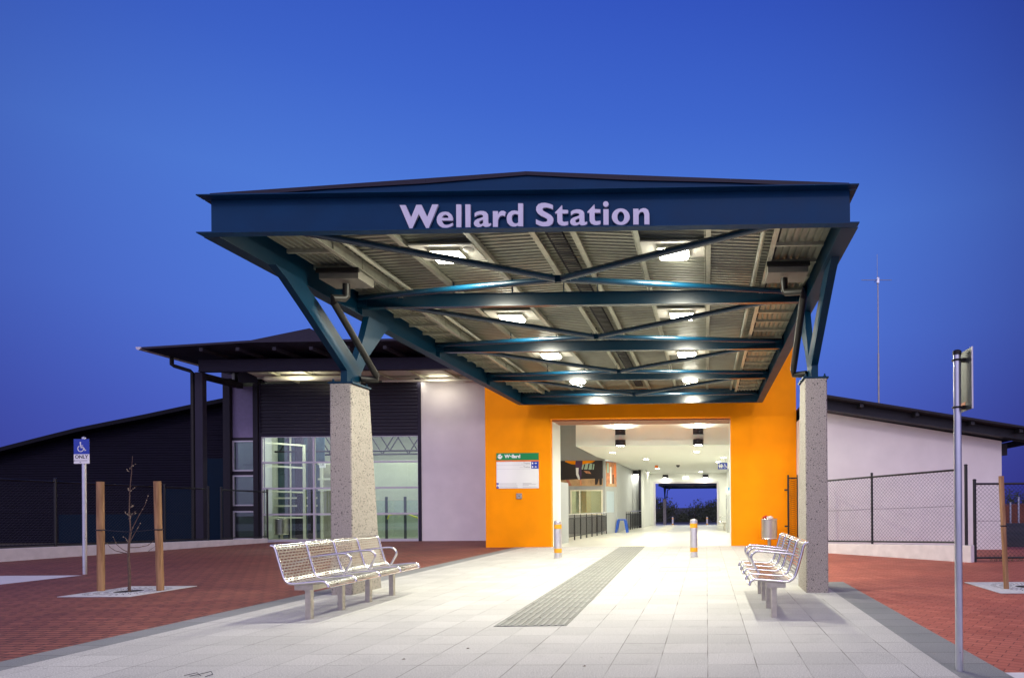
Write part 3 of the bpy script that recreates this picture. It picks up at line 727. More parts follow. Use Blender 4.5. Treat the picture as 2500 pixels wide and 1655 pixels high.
# small lightbox strip
# wall lamps
def wall_lamp(x,y,z,label,two=True,rot=0,p=60):
    t = thing('wall_lamp',label,'light',(x,y,z),rot,'half round wall lamps in the hall')
    def half(z0,z1):
        m = MB(); poly = [(-.185,0)]+[(-.185*math.cos(a_*PI/12),-.17*math.sin(a_*PI/12)) for a_ in range(1,12)]+[(.185,0)]
        m.prism(poly,z0,z1,'z'); return m
    half(-.23,-.02).build('lower_shade', M['darkmetal'], t)
    m = MB(); m.box(-.13,.13,-.12,-.01,-.236,-.231); m.build('lower_lamp', M['white_lamp'], t)
    area(t,(0,-.07,-.24),.2,p,col=(1,.98,.92),sy=.1)
    if two:
        half(.16,.37).build('upper_shade', M['darkmetal'], t)
        m = MB(); m.box(-.13,.13,-.12,-.01,.371,.376); m.build('upper_lamp', M['white_lamp'], t)
        m = MB(); m.box(-.05,.05,-.03,0,-.0195,.1595); m.build('back_plate', M['white'], t)
        area(t,(0,-.07,.38),.2,p*2.6,col=(1,.98,.92),rot=(PI,0,0),sy=.1)
    return t
wall_lamp(-3.06,22.495,3.68,'left paired half round wall lamp on the white bulkhead')
wall_lamp(-.28,22.495,3.68,'right paired half round wall lamp on the white bulkhead')
wall_lamp(-2.72,41.895,3.36,'left small half round lamp over the far doorway',False,p=10)
wall_lamp(-.05,41.895,3.36,'right small half round lamp over the far doorway',False,p=10)
wall_lamp(-4.2,37.59,3.40,'half round lamp over the white wall beside the dark post',False,p=12)
es = thing('exit_sign','small glowing white sign box over the middle of the far doorway','sign',(-1.37,41.88,3.13)); m=MB(); m.box(-.2,.2,-.06,0,-.09,.09); m.build('lit_box', mat('lit_face',(1,1,.9),.5,emit=(1,1,.85),estr=1.6), es); m=MB(); m.box(-.01,.01,-.04,-.02,.09,.32); m.build('stem',M['frame'],es)
# ceiling downlights
places = [(-3.72,25.0,'front left'),(-.38,25.1,'front right'),(-2.75,28.8,'second row middle'),(.78,28.3,'front right by the toilets sign'),(.6,31.0,'behind the toilets sign'),(-2.8,36.2,'far middle beside the red detector'),(-3.8,40.4,'far left above the doorway wall'),(-.35,40.2,'far right above the doorway wall')]
for x,y,nm in places:
    t = thing('downlight',f'bright recessed ceiling downlight, {nm}','light',(x,y,CH),0,'downlights in the hall ceiling')
    m = MB(); m.lathe((0,0,-.02),[(.13,0),(.15,.006),(.15,.02)],20); m.build('trim_ring',M['white'],t)
    m = MB(); m.lathe((0,0,-.024),[(.11,0),(.11,.004)],20); m.build('lamp_face',M['white_lamp'],t)
    area(t,(0,0,-.03),.22,108,col=(1,.98,.84))
# hall ceiling odds
m = MB(); m.lathe((0,0,-.12),[(.02,0),(.08,.04),(.10,.09),(.11,.12)],18); tag(m.build('camera_dome',M['ink'],smooth=True),'black dome camera under the middle of the hall ceiling','camera').location=(-1.5,33.5,CH)
m = MB(); m.box(-.08,.08,-.05,.05,-.16,0); m.box(-.09,-.081,-.05,.05,-.12,-.02); tag(m.build('detector',M['signor']),'small orange detector under the hall ceiling','detector').location=(-2.65,33.6,CH)
# toilets sign
ts = thing('toilets_sign','hanging white and blue toilets sign beside the right jamb','sign',(.52,27.6,2.88))
m = MB(); m.box(0,1.5,-.02,.02,0,.28); m.build('board',M['signwhite'],ts); m=MB(); m.box(-.005,.40,-.024,-.0205,-.003,.283); m.build('blue_square',M['blue'],ts)
m = MB(); m.box(.3,.32,-.01,.01,.28,.565); m.box(1.2,1.22,-.01,.01,.28,.565); m.build('hanger',M['frame'],ts)
def person_icon(x,z,s):
    q = MB(); q.prism([(x-.3*s,z+.7*s),(x+.3*s,z+.7*s),(x+.3*s,z+.35*s),(x+.17*s,z+.35*s),(x+.15*s,z),(x-.15*s,z),(x-.17*s,z+.35*s),(x-.3*s,z+.35*s)],-.027,-.0245,'y')
    q.prism([(x+.13*s*math.cos(i*PI/4),z+.87*s+.13*s*math.sin(i*PI/4)) for i in range(8)],-.027,-.0245,'y'); return q
person_icon(.075,.05,.18).build('pictogram',M['signwhite'],ts); person_icon(.155,.05,.18).build('pictogram',M['signwhite'],ts)
def wheelchair(parent,x,z,s,y,m_):
    q = MB()
    def seg(a,b,w=.07): 
        a=Vector(a); b=Vector(b); d=(b-a).normalized(); n=Vector((-d.y,d.x))*w/2
        q.prism([(x+s*(p.x),z+s*(p.y)) for p in (a+n,b+n,b-n,a-n)],y-.0015,y,'y')
    q.prism([(x+s*(.40+.085*math.cos(i*PI/5)),z+s*(.92+.085*math.sin(i*PI/5))) for i in range(10)],y-.0015,y,'y')
    seg((.40,.82),(.44,.42),.11); seg((.42,.62),(.68,.62)); seg((.40,.44),(.72,.44),.10); seg((.70,.46),(.86,.12),.10); seg((.82,.12),(.98,.18),.08)
    P=[(.42+.30*math.cos(math.radians(a_)),.32+.30*math.sin(math.radians(a_))) for a_ in range(120,371,25)]
    for i,(a,b) in enumerate(zip(P,P[1:])): seg(a,b,.08)
    return q.build('pictogram',m_,parent)
wheelchair(ts,.22,.05,.18,-.0245,M['signwhite'])
text('wording','Toilets',.16,M['ink'],ts,(.50,-.022,.14))
# right side wall furniture
rw = [( 'notice_board','white notice board with blue phone symbol on the right hall wall',36.5,1.1,.5,.75,'signwhite','blue'),('display_screen','small black screen high on the right hall wall',31.0,2.55,.4,.35,'ink','ink'),('ticket_machine','grey ticket machine against the right hall wall',30.0,0,.7,1.8,'cladding','ink')]
for nm,lb,y,z,wd,ht,m1,m2 in rw:
    t = thing(nm,lb,nm.replace('_',' '),(1.349,y,z)); m=MB(); m.box(-.05 if nm!='ticket_machine' else -.4,0,0,wd,0,ht); m.build('cabinet' if nm=='ticket_machine' else 'board',M[m1],t)
    dx = -.4 if nm=='ticket_machine' else -.05
    m=MB(); m.box(dx-.006,dx-.0005,wd*.2,wd*.8,ht*.62,ht*.9); m.build('face',M[m2],t)
t = thing('wall_sign','small white sign with blue telephone square projecting from the right hall wall','sign',(.98,33.5,1.95)); m=MB(); m.box(0,.36,-.01,.01,0,.32); m.build('board',M['signwhite'],t); m=MB(); m.box(.17,.33,-.014,-.0105,.14,.3); m.build('blue_square',mat('light_blue',(.03,.3,.65),.4),t)

# railings in the hall
def railing(label,p,q,n,h=1.0,z0=.0,fine=True):
    p=Vector(p); q=Vector(q); d=q-p; L_=d.length; a=math.atan2(d.y,d.x)
    t = thing('railing',label,'railing',p,a,'dark railings in the hall')
    m=MB(); m.tube([(-.1,0,h),(L_+.05,0,h)],.022,8); m.build('handrail',M['steel'],t,smooth=True)
    m=MB(); m.box(0,L_,-.015,.015,h-.16,h-.13); m.box(0,L_,-.015,.015,.14,.17); m.build('rail',M['black'],t)
    for i in range(n+1):
        x=L_*i/n; m=MB(); m.box(x-.025,x+.025,-.02,.02,-.01,h-.10); m.box(x-.012,x+.012,-.012,.012,h-.1,h-.015); m.build('post',M['black'],t)
    if fine:
        m=MB(); x=.09
        while x<L_: m.box(x-.006,x+.006,-.006,.006,.17,h-.16); x+=.09
        m.build('balusters',M['black'],t)
    return t
railing('long dark railing beside the left doorway jamb',(-5.25,22.6,0),(-4.72,29.6,0),8)
railing('dark railing beyond the blue stool',(-4.18,34.6,0),(-3.90,37.4,0),6)
railing('short dark railing behind the blue stool',(-4.40,34.5,0),(-4.20,34.52,0),2)
# stool
st = thing('stool','blue plastic stool standing on the hall floor before the railings','stool',(-4.17,31.0,0))
m=MB(); m.box(-.19,.19,-.19,.19,.62,.66); m.box(-.2,.2,-.2,.2,.60,.625); m.build('seat',M['stoolblue'],st,bevel=.01)
for sx_ in (-1,1):
    for sy_ in (-1,1):
        m=MB(); x0,y0,x1,y1=sx_*.17,sy_*.17,sx_*.27,sy_*.24
        m.hexa([(x1-.035,y1-.03,0),(x1+.035,y1-.03,0),(x1+.035,y1+.03,0),(x1-.035,y1+.03,0)],[(x0-.05,y0-.03,.6),(x0+.05,y0-.03,.6),(x0+.05,y0+.03,.6),(x0-.05,y0+.03,.6)]); m.build('leg',M['stoolblue'],st)

# station information board on the orange wall
sg = thing('information_board','white station information board with green Wellard header on the orange wall','sign',(-6.78,20.295,1.90))
SW=1.37
m=MB(); m.box(0,SW,-.02,0,0,.86); m.build('panel',M['signwhite'],sg)
m=MB(); m.box(0,SW,-.026,0,.915,1.14); m.build('header',M['green'],sg)
m=MB(); m.box(0,SW,-.021,0,.862,.913); m.build('stripe',M['signor'],sg)
m=MB()
for z in (.625,.745): m.box(0,1.12,-.0225,-.0205,z,z+.004)
for z in (.06,.12,.165): m.box(.09,SW,-.0225,-.0205,z,z+.002)
m.build('rule_lines',M['greyink'],sg)
m=MB(); m.box(1.13,SW,-.024,-.0203,.632,.862); m.build('blue_square',M['blue'],sg)
for z in (.775,.66):
    m=MB(); m.prism([(1.155,z),(1.195,z),(1.195,z+.05),(1.185,z+.06),(1.165,z+.06),(1.155,z+.05)],-.026,-.0245,'y'); m.build('train_symbol',M['signwhite'],sg)
    sgn = 1 if z>.7 else -1; xm=1.28
    m=MB(); m.prism([(xm-sgn*.035,z+.02),(xm,z+.02),(xm,z),(xm+sgn*.04,z+.03),(xm,z+.06),(xm,z+.04),(xm-sgn*.035,z+.04)],-.026,-.0245,'y'); m.build('arrow',M['signwhite'],sg)
text('wording','Wellard',.155,M['signwhite'],sg,(.27,-.028,1.03),bold=.006)
text('wording','Trains',.085,M['greyink'],sg,(1.09,-.0225,.805),align='RIGHT',bold=.001); text('wording','Trains',.085,M['greyink'],sg,(1.09,-.0225,.687),align='RIGHT',bold=.001)
m=MB()
for (x0,x1,z) in ((.80,.88,.79),(.75,.87,.672),(.28,.52,.878)): m.box(x0,x1,-.0235,-.0205,z,z+.006)
for (x0,x1,z) in ((.10,.64,.145),(.10,.68,.085),(.10,.70,.03),(.85,1.14,.155),(.85,1.28,.125),(.85,1.05,.09),(.85,1.33,.035)): m.box(x0,x1,-.0235,-.0205,z,z+.009)
build_each(m,'print_line',M['greyink'],sg)
m=MB(); m.box(0,.07,-.024,-.0203,.125,.18); m.box(0,.07,-.024,-.0203,.0,.055); m.box(.02,.05,-.024,-.0203,.07,.10); build_each(m,'symbol',M['blue'],sg)
def arc_poly(cx,cz,r0,r1,a0,a1,n=14):
    A=[math.radians(a0+(a1-a0)*i/n) for i in range(n+1)]
    return [(cx+r1*math.cos(a_),cz+r1*math.sin(a_)) for a_ in A]+[(cx+r0*math.cos(a_),cz+r0*math.sin(a_)) for a_ in reversed(A)]
flatcurve('emblem',[arc_poly(0,0,.006,.078,165,320)],.002,M['signwhite'],sg,(.12,-.028,1.028))
flatcurve('emblem',[arc_poly(0,0,.012,.078,55,155)],.002,M['signwhite'],sg,(.12,-.028,1.028))
flatcurve('emblem',[arc_poly(0,0,.02,.078,-32,28)],.002,M['signwhite'],sg,(.12,-.028,1.028))
# call plate
cp = thing('call_plate','small square steel plate with four screws below the information board','plate',(-6.05,20.295,1.65)); m=MB(); m.box(-.09,.09,-.03,0,-.09,.09); m.build('plate',M['satin'],cp,bevel=.005)
m=MB()
for x,z in ((-.065,-.065),(.065,-.065),(-.065,.065),(.065,.065),(0,0)): m.tube([(x,-.034,z),(x,-.0305,z)],.012 if x else .018,8)
build_each(m,'screw',M['ink'],cp)

# ------------------------------------------------------------------ bollards
def bollard():
    t = thing('bollard','','bollard')
    m=MB(); m.lathe((0,0,0),[(.094,0),(.094,.90),(.088,.935),(.06,.955),(.02,.965)],28); m.build('post',M['bollard'],t,smooth=True)
    for z in (.13,.74):
        m=MB(); m.lathe((0,0,z),[(.0955,0),(.0965,.001),(.0965,.109),(.0955,.11)],28); m.build('reflective_band',M['yellow'],t,smooth=True)
    return t
b0 = bollard(); first=True
for (x,y,z,lb) in ((-3.79,16.0,0,'steel bollard with yellow bands by the left doorway jamb'),(-.33,16.05,0,'steel bollard with yellow bands right of the tactile strip'),(-3.6,66.8,-.87,'tiny distant bollard left of centre beyond the far doorway'),(.05,66.8,-.87,'tiny distant bollard on the right beyond the far doorway')):
    o = b0 if first else copy_tree(b0); first=False
    o.location=(x,y,z); o['label']=lb; o['group']='steel bollards with yellow bands'

# ------------------------------------------------------------------ benches
prof = [(-.29,.385),(-.275,.425),(-.24,.450),(-.19,.452),(.02,.435),(.12,.427),(.18,.437),(.225,.475),(.25,.53),(.30,.70),(.335,.83),(.355,.862),(.39,.875)]
def smoothp(P,n=4):
    out=[]
    for i in range(len(P)-1):
        p0=P[max(i-1,0)];p1=P[i];p2=P[i+1];p3=P[min(i+2,len(P)-1)]
        for k_ in range(n):
            t=k_/n
            out.append(tuple(.5*((2*p1[j])+(-p0[j]+p2[j])*t+(2*p0[j]-5*p1[j]+4*p2[j]-p3[j])*t*t+(-p0[j]+3*p1[j]-3*p2[j]+p3[j])*t**3) for j in range(2)))
    out.append(P[-1]); return out
SP = smoothp(prof)
def bench(label,x,y,sgn,seats=4,pitch=.58,rotz=0,ends=False):
    """sgn=+1: back towards +x; y = first frame; legs along local x=0"""
    t = thing('bench',label,'bench',(x,y,0),rotz,'perforated steel benches')
    for i in range(seats+1):
        yy=i*pitch; m=MB(); m.tube([(sgn*a,yy,z) for a,z in SP],.017,10); m.build('frame_tube',M['steel'],t,smooth=True)
    for i in range(seats):
        y0=i*pitch+.016; y1=(i+1)*pitch-.016
        me=bpy.data.meshes.new('seat_shell'); V=[];F=[];UV=[]
        d=[0]
        for a,b_ in zip(SP,SP[1:]): d.append(d[-1]+math.hypot(b_[0]-a[0],b_[1]-a[1]))
        for (a,z) in SP: V+= [(sgn*a,y0,z+.004),(sgn*a,y1,z+.004)]
        for j in range(len(SP)-1):
            F.append((2*j,2*j+1,2*j+3,2*j+2)); UV += [(y0,d[j]),(y1,d[j]),(y1,d[j+1]),(y0,d[j+1])]
        me.from_pydata(V,[],F); uv=me.uv_layers.new(name='UVMap')
        for q_,c_ in enumerate(UV): uv.data[q_].uv=c_
        for p_ in me.polygons: p_.use_smooth=True
        me.materials.append(M['perf']); o=bpy.data.objects.new('seat_shell',me); COL.objects.link(o); o.parent=t
        e=MB(); e.box(sgn*-.30,sgn*-.275,y0,y1,.383,.39) if False else None
        m=MB(); m.tube([(sgn*SP[0][0],y0,SP[0][1]),(sgn*SP[0][0],y1,SP[0][1])],.010,8); m.tube([(sgn*SP[-1][0],y0,SP[-1][1]),(sgn*SP[-1][0],y1,SP[-1][1])],.011,8); build_each(m,'edge_roll',M['steel'],t,smooth=True)
    arm=smoothp([(.29,.69),(.10,.715),(-.10,.735),(-.17,.728),(-.215,.695),(-.228,.65),(-.21,.60),(-.13,.455)],5)
    for i in range(1,seats):
        m=MB(); m.tube([(sgn*a,i*pitch,z) for a,z in arm],.016,10); m.build('armrest',M['steel'],t,smooth=True)
    Lb=seats*pitch
    m=MB(); m.box(-.035,.035,.06,Lb-.12,.335,.395); m.build('beam',M['satin'],t)
    for i in range(seats):
        yy=.10+i*(Lb-.36)/(seats-1); m=MB(); m.box(-.032,.032,yy-.032,yy+.032,0,.334); m.build('leg',M['satin'],t)
    for i in range(seats+1):
        yy=min(max(i*pitch,.03),Lb-.03); m=MB(); m.box(sgn*-.09,sgn*.13,yy-.006,yy+.006,.35,.425); 
        for a in (-.06,.10): m.tube([(sgn*a,yy-.014,.385),(sgn*a,yy-.006,.385)],.012,8)
        m.build('bracket',M['satin'],t)
    return t
bench('perforated steel bench beside the left concrete column',-4.71,7.29,-1)
bench('perforated steel bench beside the right concrete column, seen end on',.778,7.28,1)
bench('pale steel bench inside the hall by the right jamb',.92,32.0,1,seats=2,rotz=.0)

# ------------------------------------------------------------------ bins
def bin_(label,x,y):
    t = thing('litter_bin',label,'bin',(x,y,0),0,'perforated steel litter bins')
    me=bpy.data.meshes.new('drum'); V=[];F=[];UV=[]; n=32; r=.245; z0,z1=.27,.86
    for k_ in range(n+1):
        a=2*PI*k_/n; V+=[(r*math.cos(a),r*math.sin(a),z0),(r*math.cos(a),r*math.sin(a),z1)]
    for k_ in range(n): 
        F.append((2*k_,2*k_+2,2*k_+3,2*k_+1)); u0=r*2*PI*k_/n; u1=r*2*PI*(k_+1)/n; UV+=[(u0,z0),(u1,z0),(u1,z1),(u0,z1)]
    me.from_pydata(V,[],F); uv=me.uv_layers.new(name='UVMap')
    for q_,c_ in enumerate(UV): uv.data[q_].uv=c_
    for p_ in me.polygons: p_.use_smooth=True
    me.materials.append(M['perfbin']); o=bpy.data.objects.new('drum',me); COL.objects.link(o); o.parent=t
    m=MB(); m.lathe((0,0,.28),[(.21,0),(.215,.56)],28); m.build('liner',mat('bin_liner',(.10,.09,.09),.5),t,smooth=True)
    for z in (.255,.86):
        m=MB()
        P=[(.25*math.cos(2*PI*k_/32),.25*math.sin(2*PI*k_/32),z+.012) for k_ in range(33)]; m.tube(P,.016,8,caps=False); m.build('rim',M['steel'],t,smooth=True)
    m=MB(); m.lathe((0,0,0),[(.11,0),(.11,.012),(.05,.014),(.05,.26),(.2,.262)],20); m.build('pedestal',M['satin'],t,smooth=True)
    return t
bin_('perforated steel bin with rubbish on top against the orange wall',1.93,19.55)
rb = thing('rubbish','crumpled red and white wrappers piled on the right bin','rubbish',(1.9,19.5,.875))
for k_,(x,z,r,mm) in enumerate(((-.1,.04,.07,'red'),(.06,.03,.09,'rubbish'),(-.02,.05,.06,'rubbish'),(-.06,.08,.04,'red'))):
    bm=bmesh.new(); bmesh.ops.create_icosphere(bm,subdivisions=2,radius=r)
    for v in bm.verts: v.co += Vector([random.uniform(-.25,.25)*r for _ in range(3)]); v.co.z*=.7
    me=bpy.data.meshes.new('wrapper'); bm.to_mesh(me); bm.free(); me.materials.append(M[mm]); o=bpy.data.objects.new('wrapper',me); COL.objects.link(o); o.parent=rb; o.location=(x,.0,z)
bin_('perforated steel bin standing behind the left glazing',-17.15,25.15)

# ------------------------------------------------------------------ left glazed building
YF=24.45
gb = thing('glazed_building','dark corrugated station wing with tall glazing and overhanging roof','building',(-14,YF,0))
def GL(m): # shift world verts to local
    m.v=[(x+14,y-YF,z) for x,y,z in m.v]; return m
xl,xr=-17.45,-11.24; gt=4.12
bw=(xr-xl)/3
m=MB(); m.box(xr+.02,-7.16,YF,YF+.2,-.02,6.25); GL(m).build('mauve_wall',M['pink'],gb)
def corrug(x0,x1,y,z0,z1,pitch=.085,amp=.016,ztop=None):
    m=MB(); z=z0; P=[]
    while z<z1: P += [(0,z),(-amp,z+pitch*.25),(-amp,z+pitch*.55),(0,z+pitch*.8)]; z+=pitch
    P=[p for p in P if p[1]<=z1]+[(0,z1)]
    for (d,z) in P: m.v += [(x0,y+d,z),(x1,y+d,z)]
    for i in range(len(P)-1): m.f.append((2*i,2*i+1,2*i+3,2*i+2))
    n=len(m.v); m.v += [(x0,y+.15,z0),(x1,y+.15,z0),(x1,y+.15,z1),(x0,y+.15,z1)]; m.f.append((n,n+1,n+2,n+3))
    return m
GL(corrug(xl-.0,xr-.0,YF+.02,gt+.09,6.20,pitch=.135,amp=.03)).build('corrugated_wall',M['corr'],gb)
m=MB(); m.box(xl-.06,xl,YF-.03,YF+.12,-.02,6.20); m.box(xr-.0,xr+.12,YF-.04,YF+.14,-.02,6.22); m.box(xl,xr,YF-.035,YF+.12,gt+.002,gt+.088); m.build('wall_trim',M['darkfascia'],gb) if False else GL(m).build('wall_trim',M['darkfascia'],gb)
# glazing
for b_ in range(3):
    for r in range(4):
        x0=xl+b_*bw; x1=x0+bw; z0=.06+r*1.015; z1=z0+1.015
        f=MB(); w_=.032
        f.box(x0+.002,x0+w_,YF,YF+.09,z0,z1); f.box(x1-w_,x1-.002,YF,YF+.09,z0,z1); f.box(x0+w_,x1-w_,YF+.001,YF+.089,z0+.001,z0+w_); f.box(x0+w_,x1-w_,YF+.001,YF+.089,z1-w_,z1-.001)
        fo=GL(f).build('window',M['frame'],gb)
        p=MB(); p.box(x0+w_,x1-w_,YF+.04,YF+.045,z0+w_,z1-w_); GL(p).build('pane',M['glass'],fo)
m=MB(); m.box(xl,xr,YF-.02,YF+.1,-.02,.058); GL(m).build('sill',M['frame'],gb)
# left slot windows between two dark piers
m=MB(); m.box(-17.71,-17.52,YF-.1,YF+.3,-.02,6.2); GL(m).build('pier',M['darkmetal'],gb)
m=MB(); m.box(-18.88,-18.61,YF-.12,YF+.3,-.02,6.4); GL(m).build('pier',M['darkmetal'],gb)
for (z0,z1) in ((.1,1.22),(1.42,2.62),(2.78,3.98)):
    f=MB(); x0,x1=-18.60,-17.72; w_=.05
    f.box(x0,x0+w_,YF,YF+.09,z0,z1); f.box(x1-w_,x1,YF,YF+.09,z0,z1); f.box(x0+w_,x1-w_,YF,YF+.09,z0,z0+w_); f.box(x0+w_,x1-w_,YF,YF+.09,z1-w_,z1)
    fo=GL(f).build('window',M['frame'],gb); p=MB(); p.box(x0+w_,x1-w_,YF+.04,YF+.045,z0+w_,z1-w_); GL(p).build('pane',M['darkglass'],fo)
m=MB(); 
for (z0,z1) in ((-.02,.1),(1.22,1.42),(2.62,2.78),(3.98,4.1)): m.box(-18.60,-17.72,YF+.01,YF+.1,z0,z1)
build_each(GL(m),'spandrel',M['darkmetal'],gb)
m=MB(); m.box(-18.60,-17.72,YF+.02,YF+.1,4.1,6.1); GL(m).build('mauve_panel',mat('mauve_panel',(.17,.14,.24),.5,noise=.08),gb)
# lobby interior
m=MB(); m.box(-18.86,-7.2,33,33.1,-.02,7.0); m.box(-11.15,-11.05,YF+.25,33,-.02,7); m.box(-18.86,-18.76,YF+.35,33,-.02,7); GL(m).build('lobby_wall',M['lobbywall'],gb)
m=MB(); m.box(-18.75,-11.15,YF+.15,33,-.02,-.002); GL(m).build('lobby_floor',M['lobbyfloor'],gb)
m=MB(); m.box(-18.85,-11.1,YF+.2,33,6.26,6.3); GL(m).build('lobby_ceiling',M['darkmetal'],gb)
# roof trusses seen through the glass
m=MB()
for y in (26.9,28.6):
    m.tube([(-18.6,y,3.75),(-11.2,y,3.75)],.04,8); m.tube([(-18.6,y,4.7),(-11.2,y,4.7)],.04,8)
    x=-18.4
    while x<-11.9: m.tube([(x,y,3.75),(x+.6,y,4.7)],.025,6); m.tube([(x+.6,y,4.7),(x+1.2,y,3.75)],.025,6); x+=1.2
GL(m).build('roof_truss',M['darkmetal'],gb)
# lift shaft frame
LC=mat('lift_cream',(.56,.58,.46),.5,noise=.05)
m=MB()
for x,y,w2 in ((-17.35,26.6,.11),(-16.60,26.1,.07),(-18.2,27.2,.06),(-17.9,27.2,.04)): m.box(x-w2,x+w2,y,y+.12,0,5)
build_each(GL(m),'lift_shaft_post',M['darkmetal'],gb)
m=MB()
for z in (1.38,1.72,3.25): m.box(-18.7,-16.85,27.0,27.05,z,z+.07)
m.box(-16.82,-16.72,26.0,26.06,0,3.95); m.box(-18.02,-17.96,26.98,27.0,0,5)
for z in (.98,2.03,3.05,3.98): m.bar((-18.3,YF+.15,z),(-16.8,26.0,z-.06),.05,.07)
for z in (1.0,2.05,2.5,3.15): m.box(-16.5,-14.4,26.5,26.56,z,z+.08)
for x in (-16.3,-15.72,-14.95): m.box(x-.045,x+.045,26.44,26.5,0,3.2)
build_each(GL(m),'lift_frame',LC,gb)
m=MB(); m.box(-18.75,-16.7,27.3,27.35,0,5.5); GL(m).build('lift_shaft_panel',mat('shaft_panel',(.05,.085,.115),.3,noise=.1),gb)
m=MB(); m.box(-16.66,-14.3,26.9,26.95,0,3.3); GL(m).build('lobby_partition',mat('olive_partition',(.34,.34,.25),.6,noise=.08),gb)
m=MB(); m.box(-15.62,-15.05,26.7,26.75,0,2.4); GL(m).build('lift_door',mat('lift_door_steel',(.50,.48,.36),.35,metal=.3,noise=.08),gb)
ls=thing('lift_sign','small white Lift sign hanging behind the glazing','sign',(-16.05,25.9,2.98)); m=MB(); m.box(0,.26,-.01,.01,0,.26); m.build('board',M['signwhite'],ls); text('wording','Lift',.12,M['ink'],ls,(.13,-.012,.13),align='CENTER')
# balustrade behind right bay
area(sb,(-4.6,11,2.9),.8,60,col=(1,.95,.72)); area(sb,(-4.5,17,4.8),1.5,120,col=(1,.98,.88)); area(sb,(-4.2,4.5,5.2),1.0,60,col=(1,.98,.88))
bl=thing('balustrade','glass balustrade with dark posts behind the right hand glazing','railing',(-12.9,25.5,0))
for x in (-.75,-.15,.62,1.2):
    m=MB(); m.box(x-.05,x+.05,-.02,.02,0,1.75 if x in (-.15,.62) else 1.0); m.build('post',mat('post_green',(.03,.05,.04),.4),bl)
m=MB(); m.tube([(-1.2,0,1.02),(1.35,0,1.02)],.025,8); m.tube([(-1.2,0,1.62),(1.35,0,1.62)],.012,8); m.tube([(-1.2,0,.5),(1.35,0,.5)],.012,8); m.build('rail',M['galv'],bl)
m=MB(); m.tube([(.1,-.4,.85),(.15,-.4,1.0),(.35,-.4,1.05),(.9,-.4,1.05),(1.4,-.4,.85)],.03,8); m.build('yellow_handrail',mat('safety_yellow',(.6,.65,.05),.4),bl,smooth=True)
m=MB(); m.box(-1.2,1.35,.02,.025,.1,1.6); m.build('pane',M['glass'],bl)
m=MB(); m.box(-14.25,-11.16,26.4,26.5,-.01,3.3); m.box(-12.6,-12.585,26.39,26.398,0,3.3); GL(m).build('pale_partition',mat('pale_partition',(.55,.60,.47),.7,noise=.04),gb)
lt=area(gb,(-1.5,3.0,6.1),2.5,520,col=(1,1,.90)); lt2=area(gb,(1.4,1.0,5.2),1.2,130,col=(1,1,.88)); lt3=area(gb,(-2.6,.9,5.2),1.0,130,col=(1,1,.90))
# roof of the glazed building
RX0=-18.95; RXR=-7.6; RY0=20.9; RY1=24.2
m=MB()
m.prism([(RX0,6.70),(-15.3,6.88),(RXR,6.88),(RXR,6.95),(-15.3,6.95),(RX0,6.77)],RY0,33,'y')
GL(m).build('roof',M['darkfascia'],gb)
m=MB(); 
x=RX0+1.9
while x<-8.5: m.box(x,x+.12,RY0+.05,YF,6.62,6.73); x+=1.25
build_each(GL(m),'rafter',M['darkmetal'],gb)
m=MB(); m.box(-18.05,-8.0,22.15,22.3,6.22,6.58); m.box(-18.05,-8.0,22.12,22.33,6.19,6.22); m.box(-18.05,-8.0,22.12,22.33,6.58,6.61); GL(m).build('fascia_beam',M['darkfascia'],gb)
m=MB(); m.box(-18.28,-18.08,22.35,YF-.1,6.0,6.21); m.box(-18.28,-17.5,YF-.1,YF+.1,6.22,6.72); GL(m).build('side_beam',M['darkmetal'],gb)
m=MB(); m.box(-17.4,-7.6,YF+.02,YF+.2,6.26,6.7); GL(m).build('eave_wall',M['darkmetal'],gb)
# lit soffit under the roof: open bays with purlins, round luminaire
m=MB()
for y in (23.0,23.9): m.box(-17.2,-8.0,y,y+.05,6.56-(y-22.36)*.139-.06,6.56-(y-22.36)*.139-.012)
x=-16.4
while x<-8.2: m.bar((x,22.4,6.49),(x+.5,24.4,6.21),.05,.07); x+=1.3
build_each(GL(m),'soffit_purlin',M['galv'],gb)
m=MB(); m.hexa([(-17.2,22.36,6.56),(-7.6,22.36,6.56),(-7.6,YF+.015,6.27),(-17.2,YF+.015,6.27)],[(-17.2,22.36,6.58),(-7.6,22.36,6.58),(-7.6,YF+.015,6.29),(-17.2,YF+.015,6.29)]); GL(m).build('soffit_sheet',M['reveal'],gb)
m=MB(); m.tube([(-16.6,23.5,6.20),(-12.9,23.5,6.20)],.09,12); m.tube([(-12.4,24.0,6.16),(-8.8,24.0,6.16)],.045,10); build_each(GL(m),'duct',M['reveal'],gb,smooth=True)
up=area(gb,(-15.2+14,23.0-YF,6.02),.35,26,col=(1,.94,.72),rot=(PI-.25,0,0),sy=.2)
wl_=thing('floodlight','small glaring floodlight over the mauve wall corner','light',(-11.15,24.28,6.24)); m=MB(); m.box(-.09,.09,-.10,.05,0,.05); m.build('housing',M['darkmetal'],wl_)
m=MB(); m.box(-.08,.08,-.09,.04,-.006,-.001); m.build('lamp_face',M['white_lamp'],wl_); area(wl_,(.9,-.75,-.02),.7,20,col=(1,.93,.78),rot=(.5,.0,0)); 
